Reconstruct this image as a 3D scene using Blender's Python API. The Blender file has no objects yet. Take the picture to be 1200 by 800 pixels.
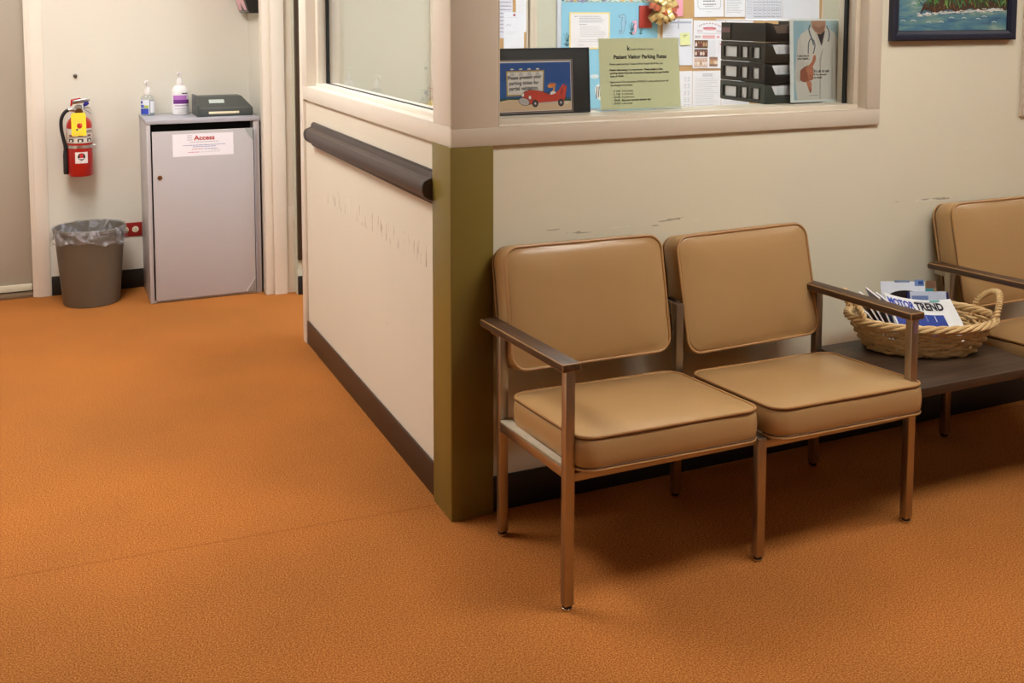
import bpy, bmesh, math, random
from mathutils import Vector, Matrix
random.seed(7)
C = bpy.context.scene.collection
PI = math.pi
V = Vector
WO = {}

# ------------------------------------------------------------------ colour / materials
def lin(c):
    return tuple(((v/255)/12.92 if v/255 <= .04045 else ((v/255+.055)/1.055)**2.4) for v in c)

MATS = {}
def mat(name, rgb, rough=.6, metal=0., var=.06, scale=8., bump=0., bscale=120., spec=.5, coat=0.):
    """plain procedural surface: colour with soft noise variation and optional bump"""
    if name in MATS: return MATS[name]
    m = bpy.data.materials.new(name); m.use_nodes = True
    nt = m.node_tree; N = nt.nodes; L = nt.links
    b = N['Principled BSDF']
    b.inputs['Roughness'].default_value = rough; b.inputs['Metallic'].default_value = metal
    b.inputs['Specular IOR Level'].default_value = spec
    b.inputs['Coat Weight'].default_value = coat
    c = lin(rgb)
    tc = N.new('ShaderNodeTexCoord')
    nz = N.new('ShaderNodeTexNoise'); nz.inputs['Scale'].default_value = scale; nz.inputs['Detail'].default_value = 4
    L.new(tc.outputs['Object'], nz.inputs['Vector'])
    mx = N.new('ShaderNodeMix'); mx.data_type = 'RGBA'
    mx.inputs[6].default_value = tuple(v*(1-var) for v in c)+(1,)
    mx.inputs[7].default_value = tuple(min(1, v*(1+var)) for v in c)+(1,)
    L.new(nz.outputs['Fac'], mx.inputs[0]); L.new(mx.outputs[2], b.inputs['Base Color'])
    if bump:
        n2 = N.new('ShaderNodeTexNoise'); n2.inputs['Scale'].default_value = bscale; n2.inputs['Detail'].default_value = 3
        L.new(tc.outputs['Object'], n2.inputs['Vector'])
        bp = N.new('ShaderNodeBump'); bp.inputs['Strength'].default_value = bump; bp.inputs['Distance'].default_value = .002
        L.new(n2.outputs['Fac'], bp.inputs['Height']); L.new(bp.outputs['Normal'], b.inputs['Normal'])
    MATS[name] = m
    return m

def flat(rgb, rough=.7):
    return mat('ink_%d_%d_%d' % tuple(rgb), rgb, rough, 0, .02, 20)

def nodes_of(m):
    return m.node_tree.nodes, m.node_tree.links, m.node_tree.nodes['Principled BSDF']

def math_node(N, L, op, a, b=None, c=None):
    n = N.new('ShaderNodeMath'); n.operation = op
    for i, v in enumerate((a, b, c)):
        if v is None: continue
        if isinstance(v, (int, float)): n.inputs[i].default_value = v
        else: L.new(v, n.inputs[i])
    return n.outputs[0]

def carpet_material():
    m = bpy.data.materials.new('carpet'); m.use_nodes = True
    N, L, b = nodes_of(m)
    b.inputs['Roughness'].default_value = .95; b.inputs['Specular IOR Level'].default_value = .1
    tc = N.new('ShaderNodeTexCoord'); P = tc.outputs['Object']
    fine = N.new('ShaderNodeTexNoise'); fine.inputs['Scale'].default_value = 240; fine.inputs['Detail'].default_value = 4; fine.inputs['Roughness'].default_value = .8
    L.new(P, fine.inputs['Vector'])
    r1 = N.new('ShaderNodeValToRGB'); cr = r1.color_ramp
    cr.elements[0].position = .34; cr.elements[0].color = lin((104, 58, 22))+(1,)
    cr.elements[1].position = .66; cr.elements[1].color = lin((214, 150, 86))+(1,)
    e = cr.elements.new(.5); e.color = lin((168, 101, 46))+(1,)
    L.new(fine.outputs['Fac'], r1.inputs['Fac'])
    # trodden, slightly paler and soiled areas
    big = N.new('ShaderNodeTexNoise'); big.inputs['Scale'].default_value = 1.3; big.inputs['Detail'].default_value = 5
    L.new(P, big.inputs['Vector'])
    r2 = N.new('ShaderNodeValToRGB')
    r2.color_ramp.elements[0].position = .35; r2.color_ramp.elements[0].color = (.84, .86, .86, 1)
    r2.color_ramp.elements[1].position = .65; r2.color_ramp.elements[1].color = (1.07, 1.04, 1.0, 1)
    L.new(big.outputs['Fac'], r2.inputs['Fac'])
    mx = N.new('ShaderNodeMix'); mx.data_type = 'RGBA'; mx.blend_type = 'MULTIPLY'; mx.inputs[0].default_value = 1
    L.new(r1.outputs['Color'], mx.inputs[6]); L.new(r2.outputs['Color'], mx.inputs[7])
    # one broadloom seam running across the floor
    sx = N.new('ShaderNodeSeparateXYZ'); L.new(P, sx.inputs[0])
    y = math_node(N, L, 'MULTIPLY_ADD', sx.outputs[0], .065, sx.outputs[1])
    d = math_node(N, L, 'ABSOLUTE', math_node(N, L, 'SUBTRACT', y, .105))
    seam = math_node(N, L, 'LESS_THAN', d, .005)
    sm = math_node(N, L, 'MULTIPLY', seam, .2)
    m3 = N.new('ShaderNodeMix'); m3.data_type = 'RGBA'
    L.new(sm, m3.inputs[0]); L.new(mx.outputs[2], m3.inputs[6]); m3.inputs[7].default_value = lin((105, 55, 18))+(1,)
    L.new(m3.outputs[2], b.inputs['Base Color'])
    bp = N.new('ShaderNodeBump'); bp.inputs['Strength'].default_value = .2; bp.inputs['Distance'].default_value = .003
    L.new(fine.outputs['Fac'], bp.inputs['Height']); L.new(bp.outputs['Normal'], b.inputs['Normal'])
    return m

def worn_wall(name, rgb, axis, bands, chip=(236, 232, 220), dark=(120, 108, 90)):
    """painted plaster with scuff bands: bands = (z, half height, along-scale, threshold, lo, hi)"""
    m = bpy.data.materials.new(name); m.use_nodes = True
    N, L, b = nodes_of(m)
    b.inputs['Roughness'].default_value = .55; b.inputs['Specular IOR Level'].default_value = .35
    g = N.new('ShaderNodeNewGeometry'); P = g.outputs['Position']
    sx = N.new('ShaderNodeSeparateXYZ'); L.new(P, sx.inputs[0])
    al = sx.outputs[axis]; z = sx.outputs[2]
    c = lin(rgb)
    nz = N.new('ShaderNodeTexNoise'); nz.inputs['Scale'].default_value = 2.2; nz.inputs['Detail'].default_value = 5
    L.new(P, nz.inputs['Vector'])
    mx = N.new('ShaderNodeMix'); mx.data_type = 'RGBA'
    mx.inputs[6].default_value = tuple(v*.955 for v in c)+(1,); mx.inputs[7].default_value = tuple(v*1.035 for v in c)+(1,)
    L.new(nz.outputs['Fac'], mx.inputs[0])
    col = mx.outputs[2]
    for i, (z0, hh, sa, sz, th, lo, hi, tone) in enumerate(bands):
        mp = N.new('ShaderNodeMapping'); mp.inputs['Scale'].default_value = (sa if axis == 0 else 1, sa if axis == 1 else 1, sz)
        mp.inputs['Location'].default_value = (i*3.1, i*1.7, i*.9)
        L.new(P, mp.inputs['Vector'])
        n = N.new('ShaderNodeTexNoise'); n.inputs['Scale'].default_value = 1; n.inputs['Detail'].default_value = 5
        L.new(mp.outputs[0], n.inputs['Vector'])
        k = math_node(N, L, 'GREATER_THAN', n.outputs['Fac'], th)
        inz = math_node(N, L, 'LESS_THAN', math_node(N, L, 'ABSOLUTE', math_node(N, L, 'SUBTRACT', z, z0)), hh)
        ina = math_node(N, L, 'MULTIPLY', math_node(N, L, 'GREATER_THAN', al, lo), math_node(N, L, 'LESS_THAN', al, hi))
        f = math_node(N, L, 'MULTIPLY', math_node(N, L, 'MULTIPLY', k, inz), ina)
        f = math_node(N, L, 'MULTIPLY', f, .6)
        m2 = N.new('ShaderNodeMix'); m2.data_type = 'RGBA'
        L.new(f, m2.inputs[0]); L.new(col, m2.inputs[6]); m2.inputs[7].default_value = lin(chip if tone else dark)+(1,)
        col = m2.outputs[2]
    L.new(col, b.inputs['Base Color'])
    n2 = N.new('ShaderNodeTexNoise'); n2.inputs['Scale'].default_value = 90
    L.new(P, n2.inputs['Vector'])
    bp = N.new('ShaderNodeBump'); bp.inputs['Strength'].default_value = .12; bp.inputs['Distance'].default_value = .002
    L.new(n2.outputs['Fac'], bp.inputs['Height']); L.new(bp.outputs['Normal'], b.inputs['Normal'])
    return m

def wood_material(name, c1, c2, axis='Y', rough=.4, scale=10):
    m = bpy.data.materials.new(name); m.use_nodes = True
    N, L, b = nodes_of(m)
    b.inputs['Roughness'].default_value = rough
    tc = N.new('ShaderNodeTexCoord')
    mp = N.new('ShaderNodeMapping'); s = [scale*6]*3; s['XYZ'.index(axis)] = scale*.5
    mp.inputs['Scale'].default_value = s
    L.new(tc.outputs['Object'], mp.inputs['Vector'])
    n = N.new('ShaderNodeTexNoise'); n.inputs['Scale'].default_value = 1; n.inputs['Detail'].default_value = 6; n.inputs['Distortion'].default_value = .8
    L.new(mp.outputs[0], n.inputs['Vector'])
    r = N.new('ShaderNodeValToRGB')
    r.color_ramp.elements[0].position = .3; r.color_ramp.elements[0].color = lin(c1)+(1,)
    r.color_ramp.elements[1].position = .7; r.color_ramp.elements[1].color = lin(c2)+(1,)
    L.new(n.outputs['Fac'], r.inputs['Fac']); L.new(r.outputs['Color'], b.inputs['Base Color'])
    bp = N.new('ShaderNodeBump'); bp.inputs['Strength'].default_value = .1; bp.inputs['Distance'].default_value = .001
    L.new(n.outputs['Fac'], bp.inputs['Height']); L.new(bp.outputs['Normal'], b.inputs['Normal'])
    return m

def glass_material(name, tint=(.97, .985, .98), ior=1.55, rough=0.):
    m = bpy.data.materials.new(name); m.use_nodes = True
    N, L = m.node_tree.nodes, m.node_tree.links
    N.remove(N['Principled BSDF']); out = N['Material Output']
    t = N.new('ShaderNodeBsdfTransparent'); t.inputs[0].default_value = tint+(1,)
    g = N.new('ShaderNodeBsdfGlossy'); g.inputs['Roughness'].default_value = rough
    f = N.new('ShaderNodeFresnel')
    g_ = N.new('ShaderNodeNewGeometry')            # same reflectance on both faces of the thin pane
    L.new(math_node(N, L, 'MULTIPLY_ADD', g_.outputs['Backfacing'], 1/ior-ior, ior), f.inputs['IOR'])
    mx = N.new('ShaderNodeMixShader')
    L.new(f.outputs[0], mx.inputs[0]); L.new(t.outputs[0], mx.inputs[1]); L.new(g.outputs[0], mx.inputs[2])
    L.new(mx.outputs[0], out.inputs['Surface'])
    return m

def film_material(name, rgb, alpha):
    """crinkled clear plastic film"""
    m = bpy.data.materials.new(name); m.use_nodes = True
    N, L, b = nodes_of(m); out = N['Material Output']
    b.inputs['Base Color'].default_value = lin(rgb)+(1,); b.inputs['Roughness'].default_value = .18
    t = N.new('ShaderNodeBsdfTransparent'); mx = N.new('ShaderNodeMixShader'); mx.inputs[0].default_value = alpha
    tc = N.new('ShaderNodeTexCoord')
    n = N.new('ShaderNodeTexNoise'); n.inputs['Scale'].default_value = 26; n.inputs['Detail'].default_value = 5
    L.new(tc.outputs['Object'], n.inputs['Vector'])
    bp = N.new('ShaderNodeBump'); bp.inputs['Strength'].default_value = .9; bp.inputs['Distance'].default_value = .02
    L.new(n.outputs['Fac'], bp.inputs['Height']); L.new(bp.outputs['Normal'], b.inputs['Normal'])
    n3 = N.new('ShaderNodeTexNoise'); n3.inputs['Scale'].default_value = 14; n3.inputs['Detail'].default_value = 6; n3.inputs['Distortion'].default_value = 1.5
    L.new(tc.outputs['Object'], n3.inputs['Vector'])
    mr = N.new('ShaderNodeMapRange'); mr.inputs[1].default_value = .42; mr.inputs[2].default_value = .66; mr.inputs[3].default_value = alpha*.35; mr.inputs[4].default_value = min(1, alpha*2.4)
    L.new(n3.outputs['Fac'], mr.inputs[0]); L.new(mr.outputs[0], mx.inputs[0])
    L.new(t.outputs[0], mx.inputs[1]); L.new(b.outputs[0], mx.inputs[2]); L.new(mx.outputs[0], out.inputs['Surface'])
    return m

def emit_material(name, rgb, strength):
    m = bpy.data.materials.new(name); m.use_nodes = True
    N, L, b = nodes_of(m)
    b.inputs['Emission Color'].default_value = rgb+(1,); b.inputs['Emission Strength'].default_value = strength
    b.inputs['Base Color'].default_value = (.8, .8, .8, 1)
    return m

# ------------------------------------------------------------------ object helpers
def tag(o, label=None, cat=None, group=None, kind=None):
    if label: o['label'] = label
    if cat: o['category'] = cat
    if group: o['group'] = group
    if kind: o['kind'] = kind
    return o

def thing(name, loc, label, cat, group=None):
    o = bpy.data.objects.new(name, None); C.objects.link(o); o.location = loc
    o.empty_display_size = .05
    WO[o.name] = V(loc)
    return tag(o, label, cat, group)

class MB:
    def __init__(s): s.bm = bmesh.new()
    def _merge(s, tmp, mi=None, M=None):
        if M is not None: bmesh.ops.transform(tmp, matrix=M, verts=tmp.verts)
        vm = {}
        for v in tmp.verts: vm[v] = s.bm.verts.new(v.co)
        for f in tmp.faces:
            try: nf = s.bm.faces.new([vm[v] for v in f.verts])
            except ValueError: continue
            nf.material_index = f.material_index if mi is None else mi
        tmp.free()
    def box(s, lo, hi, mi=0, bevel=0., M=None, edge_mi=None, seg=2):
        t = bmesh.new()
        bmesh.ops.create_cube(t, size=1)
        for v in t.verts:
            v.co = V([lo[i]+(v.co[i]+.5)*(hi[i]-lo[i]) for i in range(3)])
        for f in t.faces: f.material_index = mi
        if bevel:
            bmesh.ops.bevel(t, geom=t.edges[:], offset=bevel, segments=seg, profile=.5, affect='EDGES', material=-1 if edge_mi is None else edge_mi)
        s._merge(t, None, M); return s
    def poly(s, pts, mi=0):
        f = s.bm.faces.new([s.bm.verts.new(p) for p in pts]); f.material_index = mi; return s
    def prism(s, pts, d, mi=0, bevel=0., edge_mi=None):
        """closed outline pts (3-D, planar) extruded by vector d"""
        t = bmesh.new(); d = V(d)
        a = [t.verts.new(p) for p in pts]; b = [t.verts.new(V(p)+d) for p in pts]
        t.faces.new(a); t.faces.new(b[::-1]); n = len(a)
        for i in range(n): t.faces.new((a[i], b[i], b[(i+1) % n], a[(i+1) % n]))
        bmesh.ops.recalc_face_normals(t, faces=t.faces)
        for f in t.faces: f.material_index = mi
        if bevel: bmesh.ops.bevel(t, geom=t.edges[:], offset=bevel, segments=2, profile=.5, affect='EDGES', material=-1 if edge_mi is None else edge_mi)
        s._merge(t); return s
    def rings(s, R, mi=0, closed=True, cap0=False, cap1=False):
        vs = [[s.bm.verts.new(p) for p in r] for r in R]
        for a, b in zip(vs, vs[1:]):
            n = len(a)
            for i in range(n if closed else n-1):
                f = s.bm.faces.new((a[i], a[(i+1) % n], b[(i+1) % n], b[i])); f.material_index = mi
        if cap0: s.bm.faces.new(vs[0][::-1]).material_index = mi
        if cap1: s.bm.faces.new(vs[-1]).material_index = mi
        return s
    def lathe(s, prof, c=(0, 0, 0), mi=0, seg=32, ax=1., ay=1., cap0=True, cap1=True):
        R = [[(c[0]+r*ax*math.cos(2*PI*i/seg), c[1]+r*ay*math.sin(2*PI*i/seg), c[2]+z) for i in range(seg)] for r, z in prof]
        return s.rings(R, mi, True, cap0, cap1)
    def tube(s, path, r, seg=8, mi=0, closed=False, taper=None, flat=1.):
        P = [V(p) for p in path]; n = len(P); R = []
        up = None
        for i, p in enumerate(P):
            a = P[(i-1) % n] if (closed or i > 0) else P[0]
            b = P[(i+1) % n] if (closed or i < n-1) else P[-1]
            t = (b-a)
            if t.length < 1e-9: t = V((0, 0, 1))
            t.normalize()
            if up is None:
                up = V((0, 0, 1)) if abs(t.z) < .9 else V((1, 0, 0))
            u = (up - t*up.dot(t))
            if u.length < 1e-6: u = t.orthogonal()
            u.normalize(); w = t.cross(u); up = u
            rr = r if taper is None else r*taper(i/(n-1))
            R.append([p+u*math.cos(2*PI*k/seg)*rr*flat+w*math.sin(2*PI*k/seg)*rr for k in range(seg)])
        if closed: R.append(R[0]); return s.rings(R, mi)
        return s.rings(R, mi, True, True, True)
    def build(s, name, mats, parent=None, smooth=35, origin=None, weld=False):
        if weld: bmesh.ops.remove_doubles(s.bm, verts=s.bm.verts, dist=1e-5)
        bmesh.ops.recalc_face_normals(s.bm, faces=s.bm.faces)
        xs = [v.co for v in s.bm.verts]
        lo = V([min(v[i] for v in xs) for i in range(3)]); hi = V([max(v[i] for v in xs) for i in range(3)])
        c = V(origin) if origin is not None else V(((lo.x+hi.x)/2, (lo.y+hi.y)/2, lo.z))
        for v in s.bm.verts: v.co -= c
        me = bpy.data.meshes.new(name); s.bm.to_mesh(me); s.bm.free()
        if not isinstance(mats, (list, tuple)): mats = [mats]
        for m in mats: me.materials.append(m)
        if smooth:
            for p in me.polygons: p.use_smooth = True
            me.set_sharp_from_angle(angle=math.radians(smooth))
        o = bpy.data.objects.new(name, me); C.objects.link(o)
        if parent is not None:
            o.parent = parent; o.location = c-WO[parent.name]
        else: o.location = c
        WO[o.name] = c
        return o

def struct(o): o['kind'] = 'structure'; return o

# flat printed artwork: polygons, strokes and lettering in a plane, one mesh with a material per colour
_fc = {}
def text_tris(txt, size, bold=0., align='LEFT', width=None):
    key = (txt, size, bold, align, width)
    if key in _fc: return _fc[key]
    cu = bpy.data.curves.new('t', 'FONT'); cu.body = txt; cu.size = size; cu.offset = bold; cu.align_x = align; cu.fill_mode = 'FRONT'
    cu.resolution_u = 3
    ob = bpy.data.objects.new('t', cu); C.objects.link(ob)
    dg = bpy.context.evaluated_depsgraph_get(); dg.update()
    me = bpy.data.meshes.new_from_object(ob.evaluated_get(dg))
    vs = [(v.co.x, v.co.y) for v in me.vertices]; fs = [tuple(p.vertices) for p in me.polygons]
    bpy.data.objects.remove(ob); bpy.data.curves.remove(cu); bpy.data.meshes.remove(me)
    if width and vs:
        x0 = min(v[0] for v in vs); x1 = max(v[0] for v in vs)
        k = width/(x1-x0); cx = 0 if align != 'LEFT' else x0
        vs = [((v[0]-cx)*k+(cx if align != 'LEFT' else 0), v[1]) for v in vs]
    _fc[key] = (vs, fs)
    return vs, fs

class Art:
    def __init__(s): s.p = []; s.cols = []
    def ci(s, rgb):
        rgb = tuple(rgb)
        if rgb not in s.cols: s.cols.append(rgb)
        return s.cols.index(rgb)
    def poly(s, pts, rgb, lay=1): s.p.append((list(pts), [tuple(range(len(pts)))], s.ci(rgb), lay)); return s
    def rect(s, x0, y0, x1, y1, rgb, lay=1): return s.poly([(x0, y0), (x1, y0), (x1, y1), (x0, y1)], rgb, lay)
    def ell(s, x, y, rx, ry, rgb, lay=1, n=20, rot=0.):
        c, q = math.cos(rot), math.sin(rot)
        return s.poly([(x+rx*math.cos(2*PI*i/n)*c-ry*math.sin(2*PI*i/n)*q, y+rx*math.cos(2*PI*i/n)*q+ry*math.sin(2*PI*i/n)*c) for i in range(n)], rgb, lay)
    def stroke(s, pts, w, rgb, lay=2):
        for (x0, y0), (x1, y1) in zip(pts, pts[1:]):
            d = math.hypot(x1-x0, y1-y0) or 1e-6
            nx, ny = -(y1-y0)/d*w/2, (x1-x0)/d*w/2
            s.poly([(x0+nx, y0+ny), (x0-nx, y0-ny), (x1-nx, y1-ny), (x1+nx, y1+ny)], rgb, lay)
        return s
    def text(s, t, x, y, size, rgb, lay=3, bold=0., align='LEFT', width=None, rot=0.):
        vs, fs = text_tris(t, size, bold, align, width)
        c, q = math.cos(rot), math.sin(rot)
        s.p.append(([(x+a*c-b*q, y+a*q+b*c) for a, b in vs], fs, s.ci(rgb), lay)); return s
    def lines(s, x0, y1, x1, n, dy, rgb, h=.0022, lay=2, rag=.3):
        rgb = tuple(int(v+(255-v)*.32) for v in rgb)      # small print reads pale
        for i in range(n):
            xe = x1-(x1-x0)*random.random()*rag
            x = x0
            while x < xe:
                w = random.uniform(.006, .018)
                s.rect(x, y1-i*dy-h, min(x+w, xe), y1-i*dy, rgb, lay); x += w+.0025
        return s
    def build(s, name, f, parent=None, dl=.0003, rough=.7):
        """f(x, y, off) -> world point"""
        b = MB()
        for k, (pts, fs, ci, lay) in enumerate(s.p):
            off = (lay+.03*(k % 12))*dl            # keep overlapping strokes apart
            vs = [b.bm.verts.new(f(x, y, off)) for x, y in pts]
            for q in fs:
                try: b.bm.faces.new([vs[i] for i in q]).material_index = ci
                except ValueError: pass
        o = b.build(name, [flat(c, rough) for c in s.cols], parent, smooth=0)
        return o

def plane_xz(x0, y, z0, sy=-1, tilt=0.):
    """sheet in a vertical plane facing -Y, lower-left corner at (x0, y, z0); tilt leans the top back"""
    c, q = math.cos(tilt), math.sin(tilt)
    return lambda x, z, o: (x0+x, y+z*q-o*c, z0+z*c+o*q)

# ------------------------------------------------------------------ materials
M_carpet = carpet_material()
M_wall_front = worn_wall('wall_paint_front', (224, 218, 196), 0, [(.822, .005, 7, 60, .60, 1.55, 2.0, 0), (.823, .004, 12, 90, .58, 1.6, 1.95, 1), (.832, .010, 9, 60, .60, .3, .95, 0), (.835, .008, 12, 60, .66, .3, .95, 1)])
M_wall_part = worn_wall('wall_paint_partition', (222, 214, 199), 1, [(.74, .035, 60, 9, .62, .2, 1.5, 0), (.745, .03, 70, 11, .64, .2, 1.5, 1), (.35, .10, 30, 14, .74, .3, 1.7, 0)])
M_wall = worn_wall('wall_paint', (222, 218, 207), 0, [])
M_office = worn_wall('office_paint', (198, 199, 182), 0, [])
M_ceil = mat('ceiling_white', (232, 230, 224), .9, 0, .03, 4, .3, 60)
M_trim = mat('trim_paint', (208, 196, 178), .42, 0, .03, 6, .06, 40)
M_white_trim = mat('door_frame_paint', (230, 222, 210), .42, 0, .04, 7, .08, 40)
M_olive = mat('olive_paint', (122, 104, 46), .36, 0, .06, 3, .12, 30)
M_olive2 = mat('olive_paint_bumper', (122, 104, 46), .36, 0, .06, 3, .12, 30)
M_black_base = mat('black_rubber', (26, 22, 21), .5, 0, .1, 10)
M_brown_base = mat('brown_rubber', (62, 42, 30), .45, 0, .12, 6)
M_rail = mat('brown_vinyl_rail', (68, 57, 54), .42, 0, .05, 30, .1, 200)
M_rail_dark = mat('brown_rail_track', (58, 48, 46), .45, 0, .05, 30)
M_vinyl = mat('tan_vinyl', (175, 139, 93), .31, 0, .05, 5, .10, 260, .5)
M_pipe = mat('tan_vinyl_welt', (172, 130, 82), .4, 0, .05, 9)
M_seam = mat('stitched_groove', (92, 62, 34), .7, 0, .05, 9)
M_chrome = mat('dull_chrome', (176, 164, 148), .34, 1., .08, 14, .05, 60)
M_glide = mat('glide_chrome', (210, 205, 198), .2, 1., .02)
M_rubber = mat('dark_rubber', (22, 18, 20), .6, 0, .05)
M_board = mat('dusty_seat_board', (196, 184, 162), .8, 0, .16, 40, .2, 90)
M_armwood = wood_material('walnut_arm', (46, 29, 18), (88, 61, 40), 'Y', .48, 9)
M_armedge = mat('worn_arm_edge', (156, 118, 72), .4, 0, .2, 40)
M_tablewood = wood_material('walnut_laminate', (44, 32, 23), (80, 60, 44), 'X', .42, 7)
M_wicker = mat('wicker', (216, 184, 132), .5, 0, .2, 30, .3, 300)
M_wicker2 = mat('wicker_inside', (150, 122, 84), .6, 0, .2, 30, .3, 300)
M_glass = glass_material('window_glass')
M_acrylic = glass_material('acrylic', (.95, .97, .96), 1.45, .02)
M_bottle = glass_material('clear_bottle', (.90, .93, .95), 1.4, .05)
M_gasket = mat('gasket_black', (20, 20, 20), .5)
M_paper = mat('white_paper', (238, 238, 244), .8, 0, .02, 4)
M_cork = mat('cork', (200, 162, 112), .9, 0, .14, 220, .3, 300)
M_grey_lam = mat('grey_laminate', (186, 182, 186), .4, 0, .02, 12, .03, 300)
M_grey_edge = mat('grey_edge_band', (170, 170, 180), .4, 0, .03)
M_dark_in = mat('cabinet_inside', (30, 28, 28), .8)
M_can = mat('bin_plastic', (98, 88, 74), .5, 0, .1, 6, .15, 80)
M_film = film_material('liner_film', (176, 176, 182), .30)
M_red = mat('extinguisher_red', (178, 26, 24), .28, 0, .03, 8, 0, 1, .5, .3)
M_blk_pl = mat('black_plastic', (28, 28, 29), .4, 0, .08, 30)
M_grey_pl = mat('charcoal_plastic', (76, 80, 78), .4, 0, .04, 30)
M_metal = mat('bright_metal', (205, 205, 205), .28, 1.)
M_brass = mat('aged_brass', (150, 110, 70), .35, 1.)
M_white_pl = mat('white_plastic', (236, 234, 236), .35, 0, .01)
M_dooldr = mat('corridor_door_paint', (176, 166, 152), .38, 0, .05, 3, .08, 30)
M_gap_panel = mat('dark_brown_door', (58, 44, 30), .45, 0, .15, 10)
M_outlet = mat('red_outlet_plate', (150, 30, 26), .4)
M_ivory = mat('ivory_socket', (232, 220, 190), .4)

# ------------------------------------------------------------------ the setting
H = 2.62
YB, YO, XO = 3.16, 2.65, 4.2
def wall(name, boxes, m):
    b = MB()
    for lo, hi in boxes: b.box(lo, hi)
    return struct(b.build(name, m, smooth=0, weld=False))
b = MB(); b.box((-2.7, -7.2, -.06), (5.0, 3.4, 0)); fl = struct(b.build('floor', M_carpet, smooth=0, origin=(0, 0, 0)))
b = MB(); b.box((-2.7, -7.2, H), (5.0, 3.4, H+.06)); struct(b.build('ceiling', M_ceil, smooth=0))
# wall with the serving window (faces the camera side)
wx0, wx1, wz0, wz1 = .137, 1.522, 1.161, 2.15
wall('wall_right', [((.0, 0, 0), (5.0, .14, wz0)), ((0, 0, wz0), (wx0, .14, H)), ((wx1, 0, wz0), (5.0, .14, H)), ((wx0, 0, wz1), (wx1, .14, H))], M_wall_front)
# partition wall with the corridor window
py0, py1, pz0 = .137, 1.744, 1.166
wall('wall_partition', [((0, .14, 0), (.14, 1.865, pz0)), ((0, py1, pz0), (.14, 1.865, H)), ((0, .14, wz1), (.14, py1, H)), ((0, 1.865, 2.1), (.14, 2.722, H))], M_wall_part)
wall('wall_back', [((-2.7, YB+.02, 2.1), (-1.0, 3.4, H)), ((-1.10, YB, 0), (0, 3.4, H)), ((-2.7, YB, 0), (-2.06, 3.4, H))], M_wall)
wall('wall_return', [((0, 2.722, 0), (.14, 3.4, H))], M_wall)
wall('wall_office_back', [((.14, YO, 0), (5.0, 3.4, H))], M_office)
wall('wall_office_end', [((XO, .14, 0), (5.0, YO, H))], M_office)
wall('wall_left', [((-2.8, -7.2, 0), (-2.7, 3.4, H))], M_wall)
wall('wall_near', [((-2.8, -7.3, 0), (5.1, -7.2, H))], M_wall)
wall('wall_far_right', [((5.0, -7.2, 0), (5.1, 3.4, H))], M_wall)

# baseboards
def base(name, lo, hi, m): b = MB(); b.box(lo, hi, 0, .0015); return struct(b.build(name, m))
base('baseboard_right', (.118, -.007, 0), (5.0, 0, .108), M_black_base)
base('baseboard_partition', (-.007, .13, 0), (0, 1.812, .106), M_brown_base)
base('baseboard_back', (-1.045, YB-.007, 0), (-.001, YB, .102), M_black_base)
base('baseboard_office', (.141, 2.645, 0), (4.2, 2.65, .10), M_black_base)

# olive corner guard (wraps the corner)
b = MB()
pts = [(-.016, -.013, 0), (-.013, -.016, 0), (.118, -.016, 0), (.118, -.0005, 0), (-.0005, -.0005, 0), (-.0005, .137, 0), (-.016, .137, 0)]
b.prism(pts, (0, 0, 1.108), 0, .0012)
cg = b.build('trim_1', M_olive); struct(cg)

# window casings, stops, panes
def window(name, along, lo, hi, z0, zc0, cas0, cas1):
    """along 0: in the wall at Y=0, 1: in the wall at X=0"""
    f = MB()
    def bx(a0, a1, d0, d1, zz0, zz1, mi=0, bev=.0015):
        if along == 0: f.box((a0, d0, zz0), (a1, d1, zz1), mi, bev)
        else: f.box((d0, a0, zz0), (d1, a1, zz1), mi, bev)
    e = .012
    s_lo = -.012 if along == 0 else .0005
    bx(s_lo, cas1, -e, 0, zc0, z0)              # apron
    bx(s_lo, lo, -e, 0, z0, 2.25)
    bx(hi, cas1, -e, 0, z0, 2.25)
    bx(lo, hi, -e, 0, wz1, 2.25)
    # lining of the opening
    t = .003
    bx(lo, hi, -e+.0004, .139, z0, z0+t); bx(lo, lo+t, -e+.0004, .139, z0+t, wz1-t); bx(hi-t, hi, -e+.0004, .139, z0+t, wz1-t); bx(lo, hi, -e+.0004, .139, wz1-t, wz1)
    # stop bead on each side of the pane
    w = .022
    for d0, d1 in ((.030, .066), (.080, .115)):
        bx(lo, hi, d0, d1, z0, z0+w*.75); bx(lo, hi, d0, d1, wz1-w, wz1)
        bx(lo, lo+w, d0, d1, z0+w*.75, wz1-w); bx(hi-(w if along == 0 else .045), hi, d0, d1, z0+w*.75, wz1-w)
    o = struct(f.build(name, M_trim if along == 0 else M_white_trim))
    hs = w if along == 0 else .045
    g = MB()
    def gx(a0, a1, d0, d1, zz0, zz1):
        if along == 0: g.box((a0, d0, zz0), (a1, d1, zz1))
        else: g.box((d0, a0, zz0), (d1, a1, zz1))
    gx(lo+w-.002, hi-hs+.002, .0725, .0735, z0+.0145, wz1-w+.002)
    pane = g.build('pane', M_glass, o, smooth=0)
    g = MB()
    gx(lo+w-.001, lo+w+.005, .0665, .0795, z0+.0165, wz1-w); gx(hi-hs-.009, hi-hs+.001, .0665, .0795, z0+.0165, wz1-w)
    if along == 1: gx(lo+w, hi-hs, .0668, .0792, z0+.0165, z0+.0180)
    g.build('gasket', M_gasket, o)
    return o
window('window_1', 0, wx0, wx1, wz0, 1.108, -.012, 1.58)
window('window_2', 1, py0, py1, pz0, 1.108, 0, 1.812)
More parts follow.
